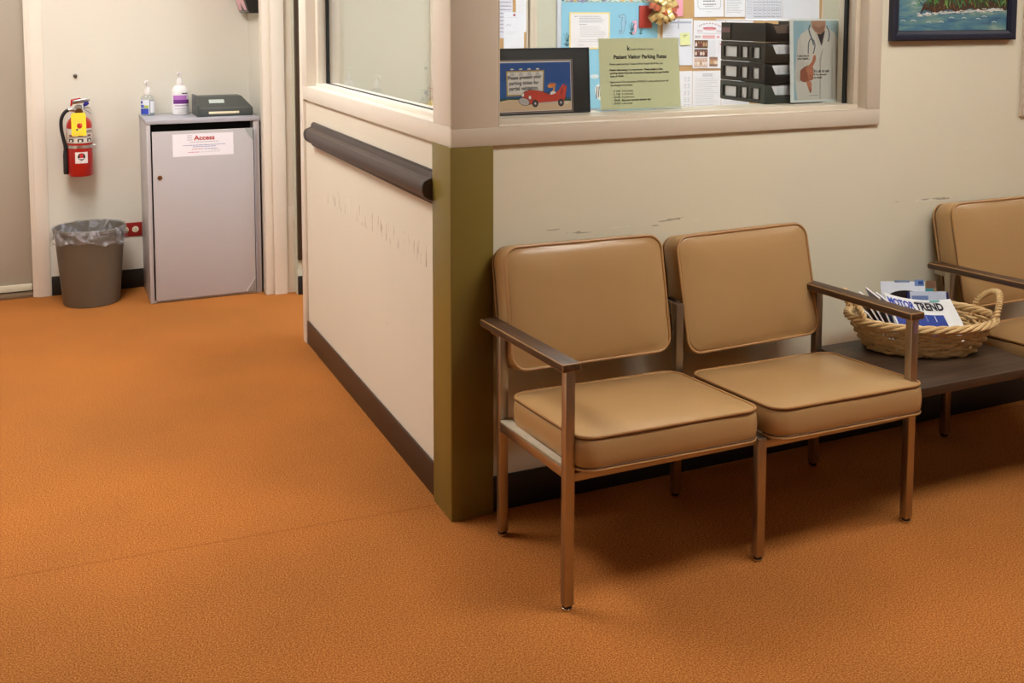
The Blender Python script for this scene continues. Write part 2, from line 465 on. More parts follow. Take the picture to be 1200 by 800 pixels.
# casing of the next window along the wall, only its edge is seen
b = MB(); b.box((2.272, -.012, 1.108), (2.36, 0, 2.25), 0, .0015); b.box((2.36, -.012, 1.108), (3.6, 0, 1.16), 0, .0015); b.box((2.36, -.012, 2.1), (3.6, 0, 2.25), 0, .0015); b.box((3.52, -.012, 1.16), (3.6, 0, 2.1), 0, .0015)
w3 = struct(b.build('window_3', M_trim))
b = MB(); b.box((2.36, -.006, 1.16), (3.52, -.002, 2.1)); b.build('blank_panel', M_trim, w3)

# office doorway: steel frame, hinges, dark panel added behind the gap
b = MB()
b.box((-.012, 1.812, 0), (0, 1.866, 2.1), 0, .0015); b.box((-.012, 1.866, 0), (.15, 1.872, 2.1), 0, .001)
struct(b.build('trim_2', M_white_trim))
b = MB()
b.box((-.012, 2.712, 0), (.030, 2.722, 2.1), 0, .001); b.box((-.012, 2.722, 0), (0, 2.79, 2.12), 0, .0015)     # casing
b.box((.030, 2.695, 0), (.098, 2.722, 2.1), 0, .002)          # stop
b.box((.098, 2.711, 0), (.150, 2.722, 2.1), 0, .001)          # rebate
tr3 = struct(b.build('trim_3', M_white_trim))
b = MB(); b.box((-.012, 1.872, 2.1), (.15, 2.692, 2.16), 0, .001); struct(b.build('trim_4', M_white_trim))
b = MB(); b.box((.1405, YO-.030, .19), (.275, YO, 2.1), 0, .002); struct(b.build('trim_6', M_gap_panel))  # dark brown panel added to fill the gap beside the hinges
for zc in (1.165, .415, 1.9):
    b = MB()
    b.box((.100, 2.7075, zc-.052), (.146, 2.7108, zc+.052), 0, .0006)
    b.box((.156, 2.7075, zc-.052), (.176, 2.7108, zc+.052), 0, .0006)
    b.lathe([(.0075, -.052), (.0085, -.05), (.0085, -.018), (.0075, -.017), (.0075, -.015), (.0085, -.014), (.0085, .014), (.0075, .015), (.0075, .017), (.0085, .018), (.0085, .05), (.0075, .052)], (.151, 2.700, zc), 0, 12)
    for dz in (-.038, -.013, .013, .038): b.lathe([(.003, 0), (.003, .001)], (.112+(.015 if abs(dz) > .02 else 0), 2.707, zc+dz), 1, 8)
    b.build('hinge', [M_white_trim, M_metal], tr3)

# corridor door at the far left
b = MB()
b.box((-1.110, YB-.012, 0), (-1.048, YB, 2.1), 0, .0015)
b.box((-1.135, YB+.003, 0), (-1.100, YB+.09, 2.1), 0, .0015)
b.box((-1.122, YB-.006, 0), (-1.106, YB+.05, 2.1), 0, .0015)
b.box((-2.11, YB-.012, 0), (-2.05, YB, 2.1), 0, .0015); b.box((-2.05, YB-.012, 2.04), (-1.11, YB, 2.1), 0, .0015)
d1 = struct(b.build('door_1', M_white_trim))
b = MB(); b.box((-2.04, YB+.08, .022), (-1.128, YB+.12, 2.04), 0, .002); b.build('door_leaf', M_dooldr, d1)
b = MB(); b.box((-2.03, YB+.068, .022), (-1.14, YB+.0795, .058), 0, .003); b.build('door_sweep', mat('sweep', (226, 218, 196), .5), d1)
b = MB(); b.box((-2.04, YB+.005, 0), (-1.137, YB+.12, .016), 0, .003); b.build('threshold', mat('threshold_brown', (120, 96, 72), .6), d1)
b = MB()
b.lathe([(.022, 0), (.026, .006), (.012, .01), (.012, .04), (.026, .05), (.028, .06), (.02, .072)], (0, 0, 0), 0, 20)
for v in b.bm.verts: v.co = V((-1.97+v.co.x, YB+.08-v.co.z, 1.0+v.co.y))
b.build('door_knob', M_metal, d1)

# ceiling lights
def ceiling_light(x, y, sx, sy, power, rgb=(1, .90, .77), label=''):
    t = thing('ceiling_light', (x, y, H-.03), label, 'light', 'recessed ceiling light panels')
    f = MB()
    for lo, hi in (((-sx-.03, -sy-.03), (sx+.03, -sy)), ((-sx-.03, sy), (sx+.03, sy+.03)), ((-sx-.03, -sy), (-sx, sy)), ((sx, -sy), (sx+.03, sy))):
        f.box((x+lo[0], y+lo[1], H-.03), (x+hi[0], y+hi[1], H-.0005), 0, .002)
    f.build('frame', M_white_pl, t)
    d = MB(); d.box((x-sx, y-sy, H-.018), (x+sx, y+sy, H-.008))
    d.build('diffuser', emit_material('diffuser_glow', rgb, power), t, smooth=0)
WARM, COOL = (1, .97, .905), (.93, .97, 1.0)
ceiling_light(1.15, -1.22, .6, .3, 18.5, WARM, label='long ceiling light panel above the chairs side of the room')
ceiling_light(3.6, -1.25, .6, .3, 10, WARM, label='ceiling light panel at the far right of the room')
ceiling_light(.3, -2.9, .6, .3, 2.6, WARM, label='ceiling light panel above the camera side of the room')
ceiling_light(-1.30, .95, .3, .6, 20, WARM, label='ceiling light panel in the corridor beside the partition')
ceiling_light(-1.05, 2.0, .3, .3, 22, WARM, label='ceiling light panel in front of the grey cabinet')
ceiling_light(2.5, 1.25, .6, .3, 22, COOL, label='ceiling light panel inside the office above the papers')
ceiling_light(.95, 1.25, .3, .3, 22, COOL, label='ceiling light panel inside the office behind the corner post')

# ------------------------------------------------------------------ corridor corner
# handrail
hr = thing('handrail', (0, .82, .91), 'long dark brown bumper handrail on the cream partition below the corridor window', 'handrail')
b = MB()
prof = [(0, .925), (-.012, .922), (-.014, .932), (-.026, .936), (-.040, .946), (-.046, .962), (-.046, .978), (-.040, .990), (-.026, .996), (-.016, .999), (-.014, 1.010), (-.012, 1.015), (0, 1.013)]
b.prism([(x, .137, z) for x, z in prof], (0, 1.50, 0), 0, 0)
b.build('rail_cover', M_rail, hr)
b = MB(); b.box((-.010, .1371, .917), (-.0002, 1.655, 1.021), 0, .002); b.build('rail_track', M_rail_dark, hr)
for y0, y1 in ((1.637, 1.662),):
    b = MB()
    b.prism([(x*1.06, y0, .9675+(z-.9675)*1.05) for x, z in prof], (0, y1-y0, 0), 0, .004); b.build('end_cap', M_rail, hr)
b = MB(); b.prism([(x*1.03, .1372, .9675+(z-.9675)*1.03) for x, z in prof[2:-2]]+[(-.001, .1372, 1.0), (-.001, .1372, .935)], (0, .022, 0), 0, .001); b.build('end_cap', M_rail_dark, hr)

# cabinet
cx0, cx1, cy0, cy1, ct = -.587, -.022, 2.780, 3.150, .944
cb = thing('cabinet', ((cx0+cx1)/2, (cy0+cy1)/2, 0), 'grey laminate cabinet with a locked door and paper slot, in the corner', 'cabinet')
b = MB()
b.box((cx0, cy0+.0, 0), (cx0+.020, cy1, ct-.022), 0, .001); b.box((cx1-.030, cy0, 0), (cx1, cy1, ct-.022), 0, .001)
b.box((cx0+.02, cy0+.002, 0), (cx1-.03, cy1, .012), 0, .001)
b.box((cx0+.02, cy1-.012, .012), (cx1-.03, cy1, ct-.022), 1)
b.box((cx0+.0205, cy0+.06, .80), (cx1-.0305, cy1-.013, .812), 1)
b.box((cx0+.0201, cy0+.09, .812), (cx1-.0301, cy0+.10, ct-.022), 1)
b.build('carcass', [M_grey_lam, M_dark_in], cb)
b = MB(); b.box((cx0-.002, cy0-.004, ct-.022), (cx1+.002, cy1, ct), 0, .002); b.build('top_panel', M_grey_edge, cb)
b = MB(); b.box((cx0+.027, cy0-.012, .014), (cx1-.034, cy0+.006, .884), 0, .0015)
dr = b.build('door', M_grey_lam, cb)
b = MB(); b.lathe([(.011, 0), (.012, .002), (.010, .005), (.004, .006)], (0, 0, 0), 0, 18); b.box((-.0012, -.006, .0058), (.0012, .006, .0066), 1)
for v in b.bm.verts: v.co = V((-.528+v.co.x, cy0-.0122-v.co.z, .650+v.co.y))
b.build('lock', [M_brass, M_blk_pl], dr)
for zc, sg in ((.884, -1), (.016, 1)):                     # clear corner guards on the hinge side
    b = MB()
    x1 = cx1-.034
    b.prism([(x1-.05, cy0-.0145, zc), (x1, cy0-.0145, zc), (x1, cy0-.0145, zc+sg*.075)], (0, .002, 0), 0)
    b.tube([(x1-.05, cy0-.0145, zc), (x1, cy0-.0145, zc+sg*.075)], .0015, 6, 1)
    b.build('corner_guard', [M_acrylic, M_white_pl], dr)
b = MB(); b.box((cx1-.034+.004, cy0-.010, .03), (cx1-.034+.012, cy0+.002, .87), 0, .001); b.build('hinge_strip', M_grey_edge, cb)

# notice on the cabinet door
a = Art(); W, Hh = .304, .116
a.rect(0, 0, W, Hh, (240, 238, 248), 0)
a.text('Access', .105, .083, .033, (176, 40, 24), bold=.0009, width=.104)
for i in range(3): a.rect(.072, .105-i*.011, .098, .108-i*.011, (176, 172, 182))
for y, x0, x1, c in ((.070, .085, .230, (150, 148, 160)), (.054, .052, .262, (96, 112, 176)), (.046, .100, .214, (96, 112, 176)), (.034, .095, .150, (176, 110, 120)), (.034, .156, .222, (110, 120, 180)), (.018, .075, .134, (176, 70, 90)), (.018, .140, .236, (196, 194, 204)), (.026, .190, .236, (190, 188, 198))):
    a.lines(x0, y+.004, x1, 1, .01, c, .0032, 2, 0)
ns = a.build('paper_notice', plane_xz(-.462, cy0-.0127, .752)); tag(ns, 'white paper notice with red Access heading taped to the cabinet door', 'notice')

# sanitizer bottle
sb = thing('pump_bottle', (-.553, 3.03, ct), 'small clear hand sanitizer pump bottle with blue label on the cabinet', 'bottle', 'pump bottles on the cabinet')
b = MB(); b.lathe([(.030, 0), (.034, .004), (.034, .088), (.030, .102), (.016, .112), (.013, .116)], (-.553, 3.03, ct+.0005), 0, 28, 1, .66, True, False); b.build('bottle_body', M_bottle, sb)
b = MB(); b.lathe([(.029, 0), (.032, .004), (.032, .078), (.028, .08)], (-.553, 3.03, ct+.003), 0, 28, 1, .62); b.build('gel', glass_material('gel', (.86, .9, .95), 1.2), sb)
def wrap(x, y, z, r, ay, a0, a1, h, z0):
    def f(u, v, o):
        t = a0+(a1-a0)*u
        return (x+(r+o)*math.cos(t), y+(r*ay+o)*math.sin(t), z+z0+v*h)
    return f
def grid_rect(a, x0, y0, x1, y1, rgb, lay=1, n=8):
    for i in range(n):
        u0 = x0+(x1-x0)*i/n; u1 = x0+(x1-x0)*(i+1)/n
        a.rect(u0, y0, u1, y1, rgb, lay)
a = Art(); grid_rect(a, 0, 0, .56, 1, (222, 226, 240), 1); grid_rect(a, .0, 0, .52, .40, (44, 70, 178), 2); grid_rect(a, .30, .42, .52, .62, (180, 190, 90), 2, 3); grid_rect(a, .04, .74, .2, .92, (40, 70, 170), 2, 3); grid_rect(a, .04, .45, .28, .66, (70, 96, 190), 2, 3); grid_rect(a, .62, .1, 1, .9, (226, 228, 236), 1)
a.build('label', wrap(-.553, 3.03, ct, .0345, .66, PI*1.05, PI*1.95, .076, .010), sb)
def pump(cx, cy, z, parent, s=1.):
    b = MB(); b.lathe([(.014*s, 0), (.015*s, .003), (.015*s, .016), (.011*s, .030*s), (.006*s, .036*s), (.0055*s, .052*s), (.009*s, .053*s), (.010*s, .060*s), (.006*s, .063*s)], (cx, cy, z), 0, 20)
    b.tube([(cx, cy, z+.058*s), (cx-.008*s, cy-.012*s, z+.060*s), (cx-.013*s, cy-.022*s, z+.057*s), (cx-.014*s, cy-.025*s, z+.050*s)], .0042*s, 8)
    b.build('pump', M_white_pl, parent)
pump(-.553, 3.03, ct+.113, sb, 1.15)
lb = thing('pump_bottle', (-.388, 3.03, ct), 'taller white lotion pump bottle with purple label on the cabinet', 'bottle', 'pump bottles on the cabinet')
b = MB(); b.lathe([(.037, 0), (.042, .005), (.0425, .122), (.039, .138), (.028, .152), (.017, .158), (.015, .164)], (-.388, 3.03, ct), 0, 30, 1, .7); b.build('bottle_body', M_white_pl, lb)
a = Art(); grid_rect(a, .05, .0, 1, 1, (238, 234, 240), 1, 10); grid_rect(a, .12, .42, 1, .66, (110, 40, 130), 2, 10); grid_rect(a, .12, .66, .8, .92, (182, 120, 196), 2, 8); grid_rect(a, .55, .99, .86, 1.06, (50, 50, 60), 2, 4); grid_rect(a, .2, .28, .9, .34, (186, 160, 196), 2, 6); grid_rect(a, .2, .12, .7, .15, (176, 176, 182), 2, 6)
a.build('label', wrap(-.388, 3.03, ct, .0428, .7, PI*1.08, PI*1.92, .09, .022), lb)
pump(-.388, 3.03, ct+.160, lb, 1.1)

# charcoal desk tray
tr = thing('drop_box', (-.175, 2.95, ct), 'low charcoal plastic drop box with slanted front on the cabinet', 'box')
b = MB()
x0, x1 = -.318, -.040
z = ct+.0005
pl = [(2.845, z), (2.845, z+.042), (2.862, z+.046), (2.935, z+.100), (3.03, z+.100), (3.03, z)]
Lr = [(x0, y, q) for y, q in pl]; tap = [0, 0, .002, .045, .045, 0]
Rr = [(x1-tap[i], y, q) for i, (y, q) in enumerate(pl)]
b.rings([Lr, Rr], 0, True, True, True)
bmesh.ops.bevel(b.bm, geom=b.bm.edges[:], offset=.003, segments=2, profile=.5, affect='EDGES')
b.build('shell', M_grey_pl, tr)
b = MB(); b.box((x0-.010, 2.838, z), (x0+.002, 3.035, z+.06), 0, .003)
b.prism([(x0-.010, 2.838, z+.058), (x0-.010, 2.925, z+.108), (x0-.010, 3.035, z+.108), (x0-.010, 3.035, z+.058)], (.012, 0, 0), 0, .002)
b.build('end_plate', M_grey_pl, tr)
b = MB(); b.box((-.268, 2.8425, z+.014), (-.112, 2.8452, z+.026), 0, .0008); b.build('card_slot', mat('cream_strip', (240, 226, 196), .5), tr)
b = MB()
ty = (V((0, 2.935, z+.100))-V((0, 2.862, z+.046))).normalized(); nn = V((0, -ty.z, ty.y))
p0 = V((0, 2.862, z+.046))
def q(x, s, o): return V((x, 0, 0))+p0+ty*s+nn*o
b.prism([q(-.258, .034, .0005), q(-.180, .034, .0005), q(-.180, .062, .0005), q(-.258, .062, .0005)], nn*.001, 0)
lp = b.build('label_plate', mat('silver_label', (190, 200, 196), .4), tr)

# waste bin and liner
bx_, by_ = -.860, 2.950
b = MB()
prof = [(0, .006), (.126, .006), (.130, 0), (.136, .003), (.138, .012), (.168, .372), (.170, .374), (.174, .378), (.175, .392), (.172, .396), (.168, .394), (.166, .385), (.134, .018), (0, .012)]
b.lathe(prof, (bx_, by_, 0), 0, 48, 1, .94, False, False)
wb = b.build('waste_bin', M_can, weld=True); tag(wb, 'tapered round brown-grey plastic waste bin below the fire extinguisher', 'bin')
b = MB(); R = []
sg = 72
lp_ = [(.02, .10, .0), (.10, .105, .2), (.128, .15, .5), (.146, .27, .8), (.1635, .389, .2), (.168, .399, .10), (.176, .400, .10), (.1795, .390, .2), (.1805, .37, .5), (.1815, .345, .9), (.183, .328, 1.2)]
for r, z, wv in lp_:
    row = []
    for i in range(sg):
        t = 2*PI*i/sg
        ins = -1 if r < .168 else 1
        w = wv*.006*(math.sin(t*9+z*30)+.6*math.sin(t*17+z*60+1)+.5*math.sin(t*5))
        rr = r-abs(w) if ins < 0 else r+abs(w)*.8
        zz = z+(.010*math.sin(t*3+1)+.006*math.sin(t*11))*(1 if wv > 1 else 0)
        row.append((bx_+rr*math.cos(t), by_+rr*.94*math.sin(t), zz))
    R.append(row)
b.rings(R, 0)
ln = b.build('bin_liner', M_film); tag(ln, 'crinkled clear plastic liner folded over the rim of the waste bin', 'liner')

# red outlet plate
ot = thing('wall_outlet', (-.640, YB, .32), 'red duplex wall outlet partly hidden between the bin and the cabinet', 'outlet')
b = MB(); b.box((-.705, YB-.006, .283), (-.588, YB-.0002, .357), 0, .002); b.build('cover_plate', M_outlet, ot)
for xc in (-.674, -.622):
    b = MB(); b.lathe([(.017, 0), (.017, .002), (.015, .003)], (0, 0, 0), 0, 20)
    for dx in (-.005, .005): b.box((dx-.001, -.002, .0028), (dx+.001, .006, .0034), 1)
    b.lathe([(.0022, .0028), (.0022, .0034)], (0, -.008, 0), 1, 8)
    for v in b.bm.verts: v.co = V((xc+v.co.y, YB-.006-v.co.z, .32-v.co.x))
    b.build('socket', [M_ivory, M_blk_pl], ot)

# door stop stud on the wall
b = MB(); b.lathe([(.010, 0), (.010, .003), (.005, .004), (.005, .009), (.009, .010), (.009, .013), (.006, .015)], (0, 0, 0), 0, 18)
for v in b.bm.verts: v.co = V((-.897+v.co.x, YB-.0002-v.co.z, 1.156+v.co.y))
st = b.build('wall_stud', mat('stud_metal', (110, 104, 98), .4, 1.)); tag(st, 'small dark metal stud on the wall above the fire extinguisher', 'hook')

# fire extinguisher
ex, ey, ez, er = -.889, 3.066, .642, .0625
fe = thing('fire_extinguisher', (ex, ey, ez), 'red fire extinguisher hung on the wall with yellow tag and black hose', 'fire extinguisher')
b = MB(); b.lathe([(.050, 0), (.058, .003), (er, .010), (er, .262), (.060, .276), (.052, .292), (.038, .305), (.022, .312), (.020, .318)], (ex, ey, ez), 0, 40); cyl = b.build('cylinder', M_red, fe)
b = MB(); b.lathe([(.022, .312), (.022, .322), (.016, .324), (.016, .350), (.020, .352), (.020, .366), (.008, .370)], (ex, ey, ez), 0, 20)
b.tube([(ex, ey-.012, ez+.340), (ex, ey-.030, ez+.340)], .014, 14); b.build('valve', M_metal, fe)
b = MB(); b.lathe([(.018, 0), (.019, .003), (.019, .010), (.017, .012)], (0, 0, 0), 0, 20)
for v in b.bm.verts: v.co = V((ex+v.co.x, ey-.030-v.co.z, ez+.335+v.co.y))
b.build('gauge', M_brass, fe)
b = MB()   # carry handle and squeeze lever
b.prism([(ex-.032, ey-.012, ez+.372), (ex-.026, ey-.012, ez+.392), (ex+.048, ey-.012, ez+.404), (ex+.058, ey-.012, ez+.396), (ex+.052, ey-.012, ez+.386), (ex-.006, ey-.012, ez+.374)], (0, .024, 0), 0, .002); b.build('lever', M_metal, fe)
b = MB(); b.prism([(ex-.040, ey-.011, ez+.362), (ex-.036, ey-.011, ez+.398), (ex+.010, ey-.011, ez+.406), (ex+.012, ey-.011, ez+.400), (ex-.028, ey-.011, ez+.392), (ex-.030, ey-.011, ez+.366)], (0, .022, 0), 0, .002); b.build('handle', M_red, fe)
b = MB(); b.prism([(ex-.004, ey-.010, ez+.352), (ex-.004, ey-.010, ez+.360), (ex+.050, ey-.010, ez+.358), (ex+.056, ey-.010, ez+.350)], (0, .02, 0), 0, .002); b.build('handle', M_metal, fe)
b = MB()
pts = [(ex+.020, ey-.024, ez+.372), (ex+.030, ey-.034, ez+.386), (ex+.045, ey-.036, ez+.388), (ex+.050, ey-.032, ez+.376), (ex+.040, ey-.028, ez+.366), (ex+.024, ey-.026, ez+.360)]
b.prism(pts, (0, -.003, 0), 0, .001); b.tube([(ex+.022, ey-.026, ez+.364), (ex+.026, ey-.02, ez+.348), (ex+.044, ey-.012, ez+.334), (ex+.060, ey, ez+.32)], .0012, 6, 0); b.build('seal_tag', mat('seal_blue', (44, 52, 150), .4), fe)
hp = [(ex-.014, ey-.006, ez+.342), (ex-.040, ey-.008, ez+.346), (ex-.066, ey-.010, ez+.334), (ex-.084, ey-.012, ez+.300), (ex-.086, ey-.012, ez+.250), (ex-.078, ey-.012, ez+.200), (ex-.070, ey-.012, ez+.160), (ex-.070, ey-.012, ez+.130)]
def smooth_path(P, n=6):
    P = [V(p) for p in P]; out = []
    for i in range(len(P)-1):
        p0, p1, p2, p3 = P[max(i-1, 0)], P[i], P[i+1], P[min(i+2, len(P)-1)]
        for k in range(n):
            t = k/n
            out.append(.5*((2*p1)+(-p0+p2)*t+(2*p0-5*p1+4*p2-p3)*t*t+(-p0+3*p1-3*p2+p3)*t**3))
    out.append(P[-1]); return out
b = MB(); b.tube(smooth_path(hp)[3:], .0088, 12); ho = b.build('hose', M_rubber, fe)
b = MB(); b.tube(smooth_path(hp)[:9], .0098, 12); b.build('ferrule', M_metal, fe)
b = MB(); b.lathe([(.010, .135), (.011, .120), (.0125, .115), (.0125, .020), (.011, .014)], (ex-.070, ey-.012, ez), 0, 18); b.build('nozzle', M_blk_pl, fe)
b = MB(); b.lathe([(er+.0006, .148), (er+.002, .149), (er+.002, .163), (er+.0006, .164)], (ex, ey, ez), 0, 40, 1, 1, False, False); b.tube([(ex+er+.001, ey-.006, ez+.156), (ex+er+.012, ey-.006, ez+.156)], .005, 8); b.build('strap', M_metal, fe)
b = MB(); b.box((ex-.025, ey+er-.004, ez+.10), (ex+.025, YB-.0002, ez+.24), 0, .002); b.build('bracket', M_metal, fe); b = MB(); b.box((ex-.018, ey+.012, ez+.325), (ex+.018, YB-.0002, ez+.345), 0, .002); b.build('hanger', M_metal, fe)
a = Art(); grid_rect(a, 0, 0, 1, 1, (214, 206, 196), 1, 14); grid_rect(a, 0, 0, 1, .05, (120, 20, 20), 2, 14)
for i in range(3):
    u = .12+i*.30; grid_rect(a, u, .12, u+.18, .34, (60, 52, 48), 2, 3); grid_rect(a, u+.05, .14, u+.12, .26, (226, 222, 214), 3, 2); grid_rect(a, u+.02, .48, u+.16, .6, (120, 60, 52), 2, 3)
grid_rect(a, .06, .40, .94, .43, (90, 80, 76), 2, 12); grid_rect(a, .7, .7, .95, .9, (150, 140, 132), 2, 4)
a.build('label', wrap(ex, ey, ez, er+.0006, 1, PI*1.10, PI*1.90, .078, .172), fe)
def disc(a, x, y, r, rgb, lay, n=10):
    for k in range(n):
        x0, x1 = x-r+2*r*k/n, x-r+2*r*(k+1)/n
        h0 = math.sqrt(max(0, r*r-(x0-x)**2)); h1 = math.sqrt(max(0, r*r-(x1-x)**2))
        a.poly([(x0, y-h0-1e-5), (x1, y-h1-1e-5), (x1, y+h1+1e-5), (x0, y+h0+1e-5)], rgb, lay)
a = Art(); grid_rect(a, 0, 0, .060, .058, (234, 226, 226), 1, 12); disc(a, .030, .034, .019, (34, 28, 30), 2); disc(a, .030, .041, .010, (196, 40, 40), 3); grid_rect(a, .018, .022, .042, .028, (234, 226, 226), 3, 6); grid_rect(a, .023, .028, .037, .036, (196, 40, 40), 3, 4); a.lines(.008, .010, .052, 2, .005, (110, 104, 108), .0016, 2, .1)
a.build('sticker', lambda x, z, o: (ex-.030+x+.004, ey-math.sqrt(max(0, (er+.0008)**2-(x-.026)**2))-o, ez+.072+z), fe)
b = MB()
b.prism([(ex-.039, ey-er-.004, ez+.215), (ex+.031, ey-er-.004, ez+.215), (ex+.031, ey-er+.012, ez+.325), (ex+.022, ey-er+.013, ez+.332), (ex-.032, ey-er+.013, ez+.332), (ex-.039, ey-er+.012, ez+.325)], (0, -.0012, 0), 0)
tgo = b.build('inspection_tag', mat('tag_yellow', (240, 212, 40), .55), fe); tag(tgo, 'yellow inspection tag')
a = Art(); a.ell(.042, .052, .009, .009, (230, 90, 40), 2); a.poly([(.020, .032), (.026, .038), (.032, .032), (.026, .024)], (60, 40, 40), 2); a.lines(.010, .080, .060, 3, .007, (200, 160, 40), .002, 2, .1); a.lines(.012, .016, .056, 2, .006, (190, 150, 40), .0016, 2, .1)
kk = 16/110
a.build('tag_print', lambda x, z, o: (ex-.039+x, ey-er-.0056+z*kk-o, ez+.215+z), tgo)

# wall pocket at the top of the return wall
wp = thing('wall_pocket', (-.03, 2.98, 1.485), 'black wall pocket holding a pink sheet, at the top above the cabinet', 'wall pocket')
b = MB()
prof = [(-.0005, 1.484), (-.046, 1.484), (-.056, 1.494), (-.130, 1.72), (-.126, 1.72), (-.0005, 1.74)]
b.prism([(x, 2.84, z) for x, z in prof], (0, .27, 0), 0, .002)
b.build('pocket', M_blk_pl, wp)
b = MB(); b.prism([(-.0502, 2.838, 1.486), (-.056, 2.838, 1.494), (-.130, 2.838, 1.72), (-.124, 2.838, 1.72)], (0, .274, 0), 0, .001); b.build('front_plate', mat('pocket_grey', (96, 92, 90), .3), wp)
b = MB(); b.prism([(-.0576, 2.862, 1.497), (-.0576, 2.965, 1.503), (-.0576, 3.09, 1.497), (-.130, 3.09, 1.715), (-.130, 2.862, 1.715)], (-.0008, 0, 0), 0)
pk = b.build('pink_sheet', mat('pink_paper', (226, 178, 190), .5)); tag(pk, 'pink sheet in the front of the black wall pocket', 'paper')

# ------------------------------------------------------------------ seating
def rr_outline(w, h, r, n=8, s=1.):
    P = []
    for cx, cy, a0 in ((w/2-r, h/2-r, 0), (-w/2+r, h/2-r, PI/2), (-w/2+r, -h/2+r, PI), (w/2-r, -h/2+r, 1.5*PI)):
        for i in range(n+1):
            a = a0+PI/2*i/n; P.append((cx+r*math.cos(a), cy+r*math.sin(a)))
    # subdivide the straight runs
    Q = []
    for i, p in enumerate(P):
        nx = P[(i+1) % len(P)]; Q.append(p)
        d = math.hypot(nx[0]-p[0], nx[1]-p[1])
        k = int(d/.05)
        for j in range(1, k): Q.append((p[0]+(nx[0]-p[0])*j/k, p[1]+(nx[1]-p[1])*j/k))
    return Q

def cushion(name, w, h, t, M, parent, r=.045, crown=.016, back_crown=.004, seed=0):
    rnd = random.Random(seed); ph = [rnd.uniform(0, 6.28) for _ in range(6)]
    b = MB(); R = []; base = rr_outline(w, h, r)
    def ring(s, z, inset=0.):
        kx, ky = (w-2*inset)/w, (h-2*inset)/h
        return [(x*s*kx, y*s*ky, z) for x, y in base]
    def lump(p):
        x, y, z = p
        return (x+.0012*math.sin(y*23+ph[0]), y+.0012*math.sin(x*19+ph[1]), z+(.0016*math.sin(x*15+ph[2])*math.sin(y*17+ph[3]) if z > t/2+.001 else 0))
    def add(rg): R.append([V(lump(p)) for p in rg])
    add([(x*.02, y*.02, -t/2-back_crown) for x, y in base])
    add(ring(.6, -t/2-back_crown*.8)); add(ring(1, -t/2-.001, .010)); add(ring(1, -t/2, .003))
    for i in range(1, 6):
        k = i/6; add(ring(1, -t/2+t*k, -.004*math.sin(k*PI)))
    add(ring(1, t/2, .003)); add(ring(1, t/2+.0015, .010))
    for s in (.93, .86, .76, .64, .5, .34, .18, .02):
        rad = 1-s
        add([(p[0]*s, p[1]*s, t/2+.002+crown*(1-s**3.2)) for p in ring(1, 0, .006)])
    for k in range(len(R)): R[k] = [M @ p for p in R[k]]
    b.rings(R, 0, True, True, True)
    o = b.build(name, M_vinyl, parent, smooth=60)
    for zz in (t/2, -t/2):
        g = MB(); g.tube([M @ V((x, y, zz)) for x, y in rr_outline(w-.001, h-.001, r)], .0042, 8, 0, True)
        g.build('welt', M_pipe, o)
        g = MB(); g.tube([M @ V((x, y, zz-math.copysign(.0052, zz))) for x, y in rr_outline(w-.0005, h-.0005, r)], .0024, 6, 0, True)
        g.build('seam', M_seam, o)
    return o

def frame_mat(origin, ex_, ey_, ez_):
    return Matrix(((ex_[0], ey_[0], ez_[0], origin[0]), (ex_[1], ey_[1], ez_[1], origin[1]), (ex_[2], ey_[2], ez_[2], origin[2]), (0, 0, 0, 1)))

def back_cushion(xc, yb, zb, zt, w, rec, parent, roll=0., seed=0):
    a = math.radians(rec); t = .086
    ey_ = V((0, math.sin(a), math.cos(a))); ez_ = V((0, -math.cos(a), math.sin(a))); ex_ = V((1, 0, 0))
    h = (zt-zb)/math.cos(a)
    o = V((xc, yb, zb))+ey_*h/2-ez_*(t/2)
    M = frame_mat(o, ex_, ey_, ez_) @ Matrix.Rotation(math.radians(roll), 4, 'Z')
    return cushion('backrest', w, h, t, M, parent, .045, .017, .004, seed)

def seat_cushion(xc, y0, y1, ztf, w, tilt, parent, seed=0, roll=0.):
    a = math.radians(tilt); t = .082; d = y1-y0
    ex_ = V((1, 0, 0)); ey_ = V((0, math.cos(a), -math.sin(a))); ez_ = V((0, math.sin(a), math.cos(a)))
    o = V((xc, y0, ztf))+ey_*d/2-ez_*(t/2)
    M = frame_mat(o, ex_, ey_, ez_) @ Matrix.Rotation(math.radians(roll), 4, 'Y')
    return cushion('seat', w, d, t, M, parent, .05, .015, .003, seed)

LW = .0127
FY, RY = -.560, -.145
def leg(x, y, top, parent):
    b = MB(); b.box((x-LW, y-LW, .014), (x+LW, y+LW, top), 0, .0018)
    o = b.build('leg', M_chrome, parent)
    g = MB(); g.lathe([(.0115, .0005), (.0130, .002), (.0130, .007), (.010, .0085), (.0075, .0095)], (x, y, 0), 0, 18)
    g.lathe([(.0125, .0085), (.0125, .016)], (x, y, 0), 1, 18)
    g.build('glide', [M_glide, M_rubber], o)
    return o
def side_rail(x, zf, zr, parent):
    b = MB(); w = LW*.98
    b.prism([(x-w, FY+LW, zf-.027), (x-w, FY+LW, zf), (x-w, RY-LW, zr), (x-w, RY-LW, zr-.025)], (2*w, 0, 0), 0, .001)
    return b.build('side_rail', M_chrome, parent)
def cross_rail(x0, x1, y, z, parent, h=.022):
    b = MB(); b.box((x0+LW, y-.010, z-h), (x1-LW, y+.010, z), 0, .0015); return b.build('cross_rail', M_chrome, parent)
def seat_board(x0, x1, zf, zr, parent):
    b = MB()
    b.prism([(x0, -.545, zf), (x0, -.545, zf+.006), (x0, -.160, zr+.006), (x0, -.160, zr)], (x1-x0, 0, 0), 0, .0008)
    return b.build('seat_board', M_board, parent)
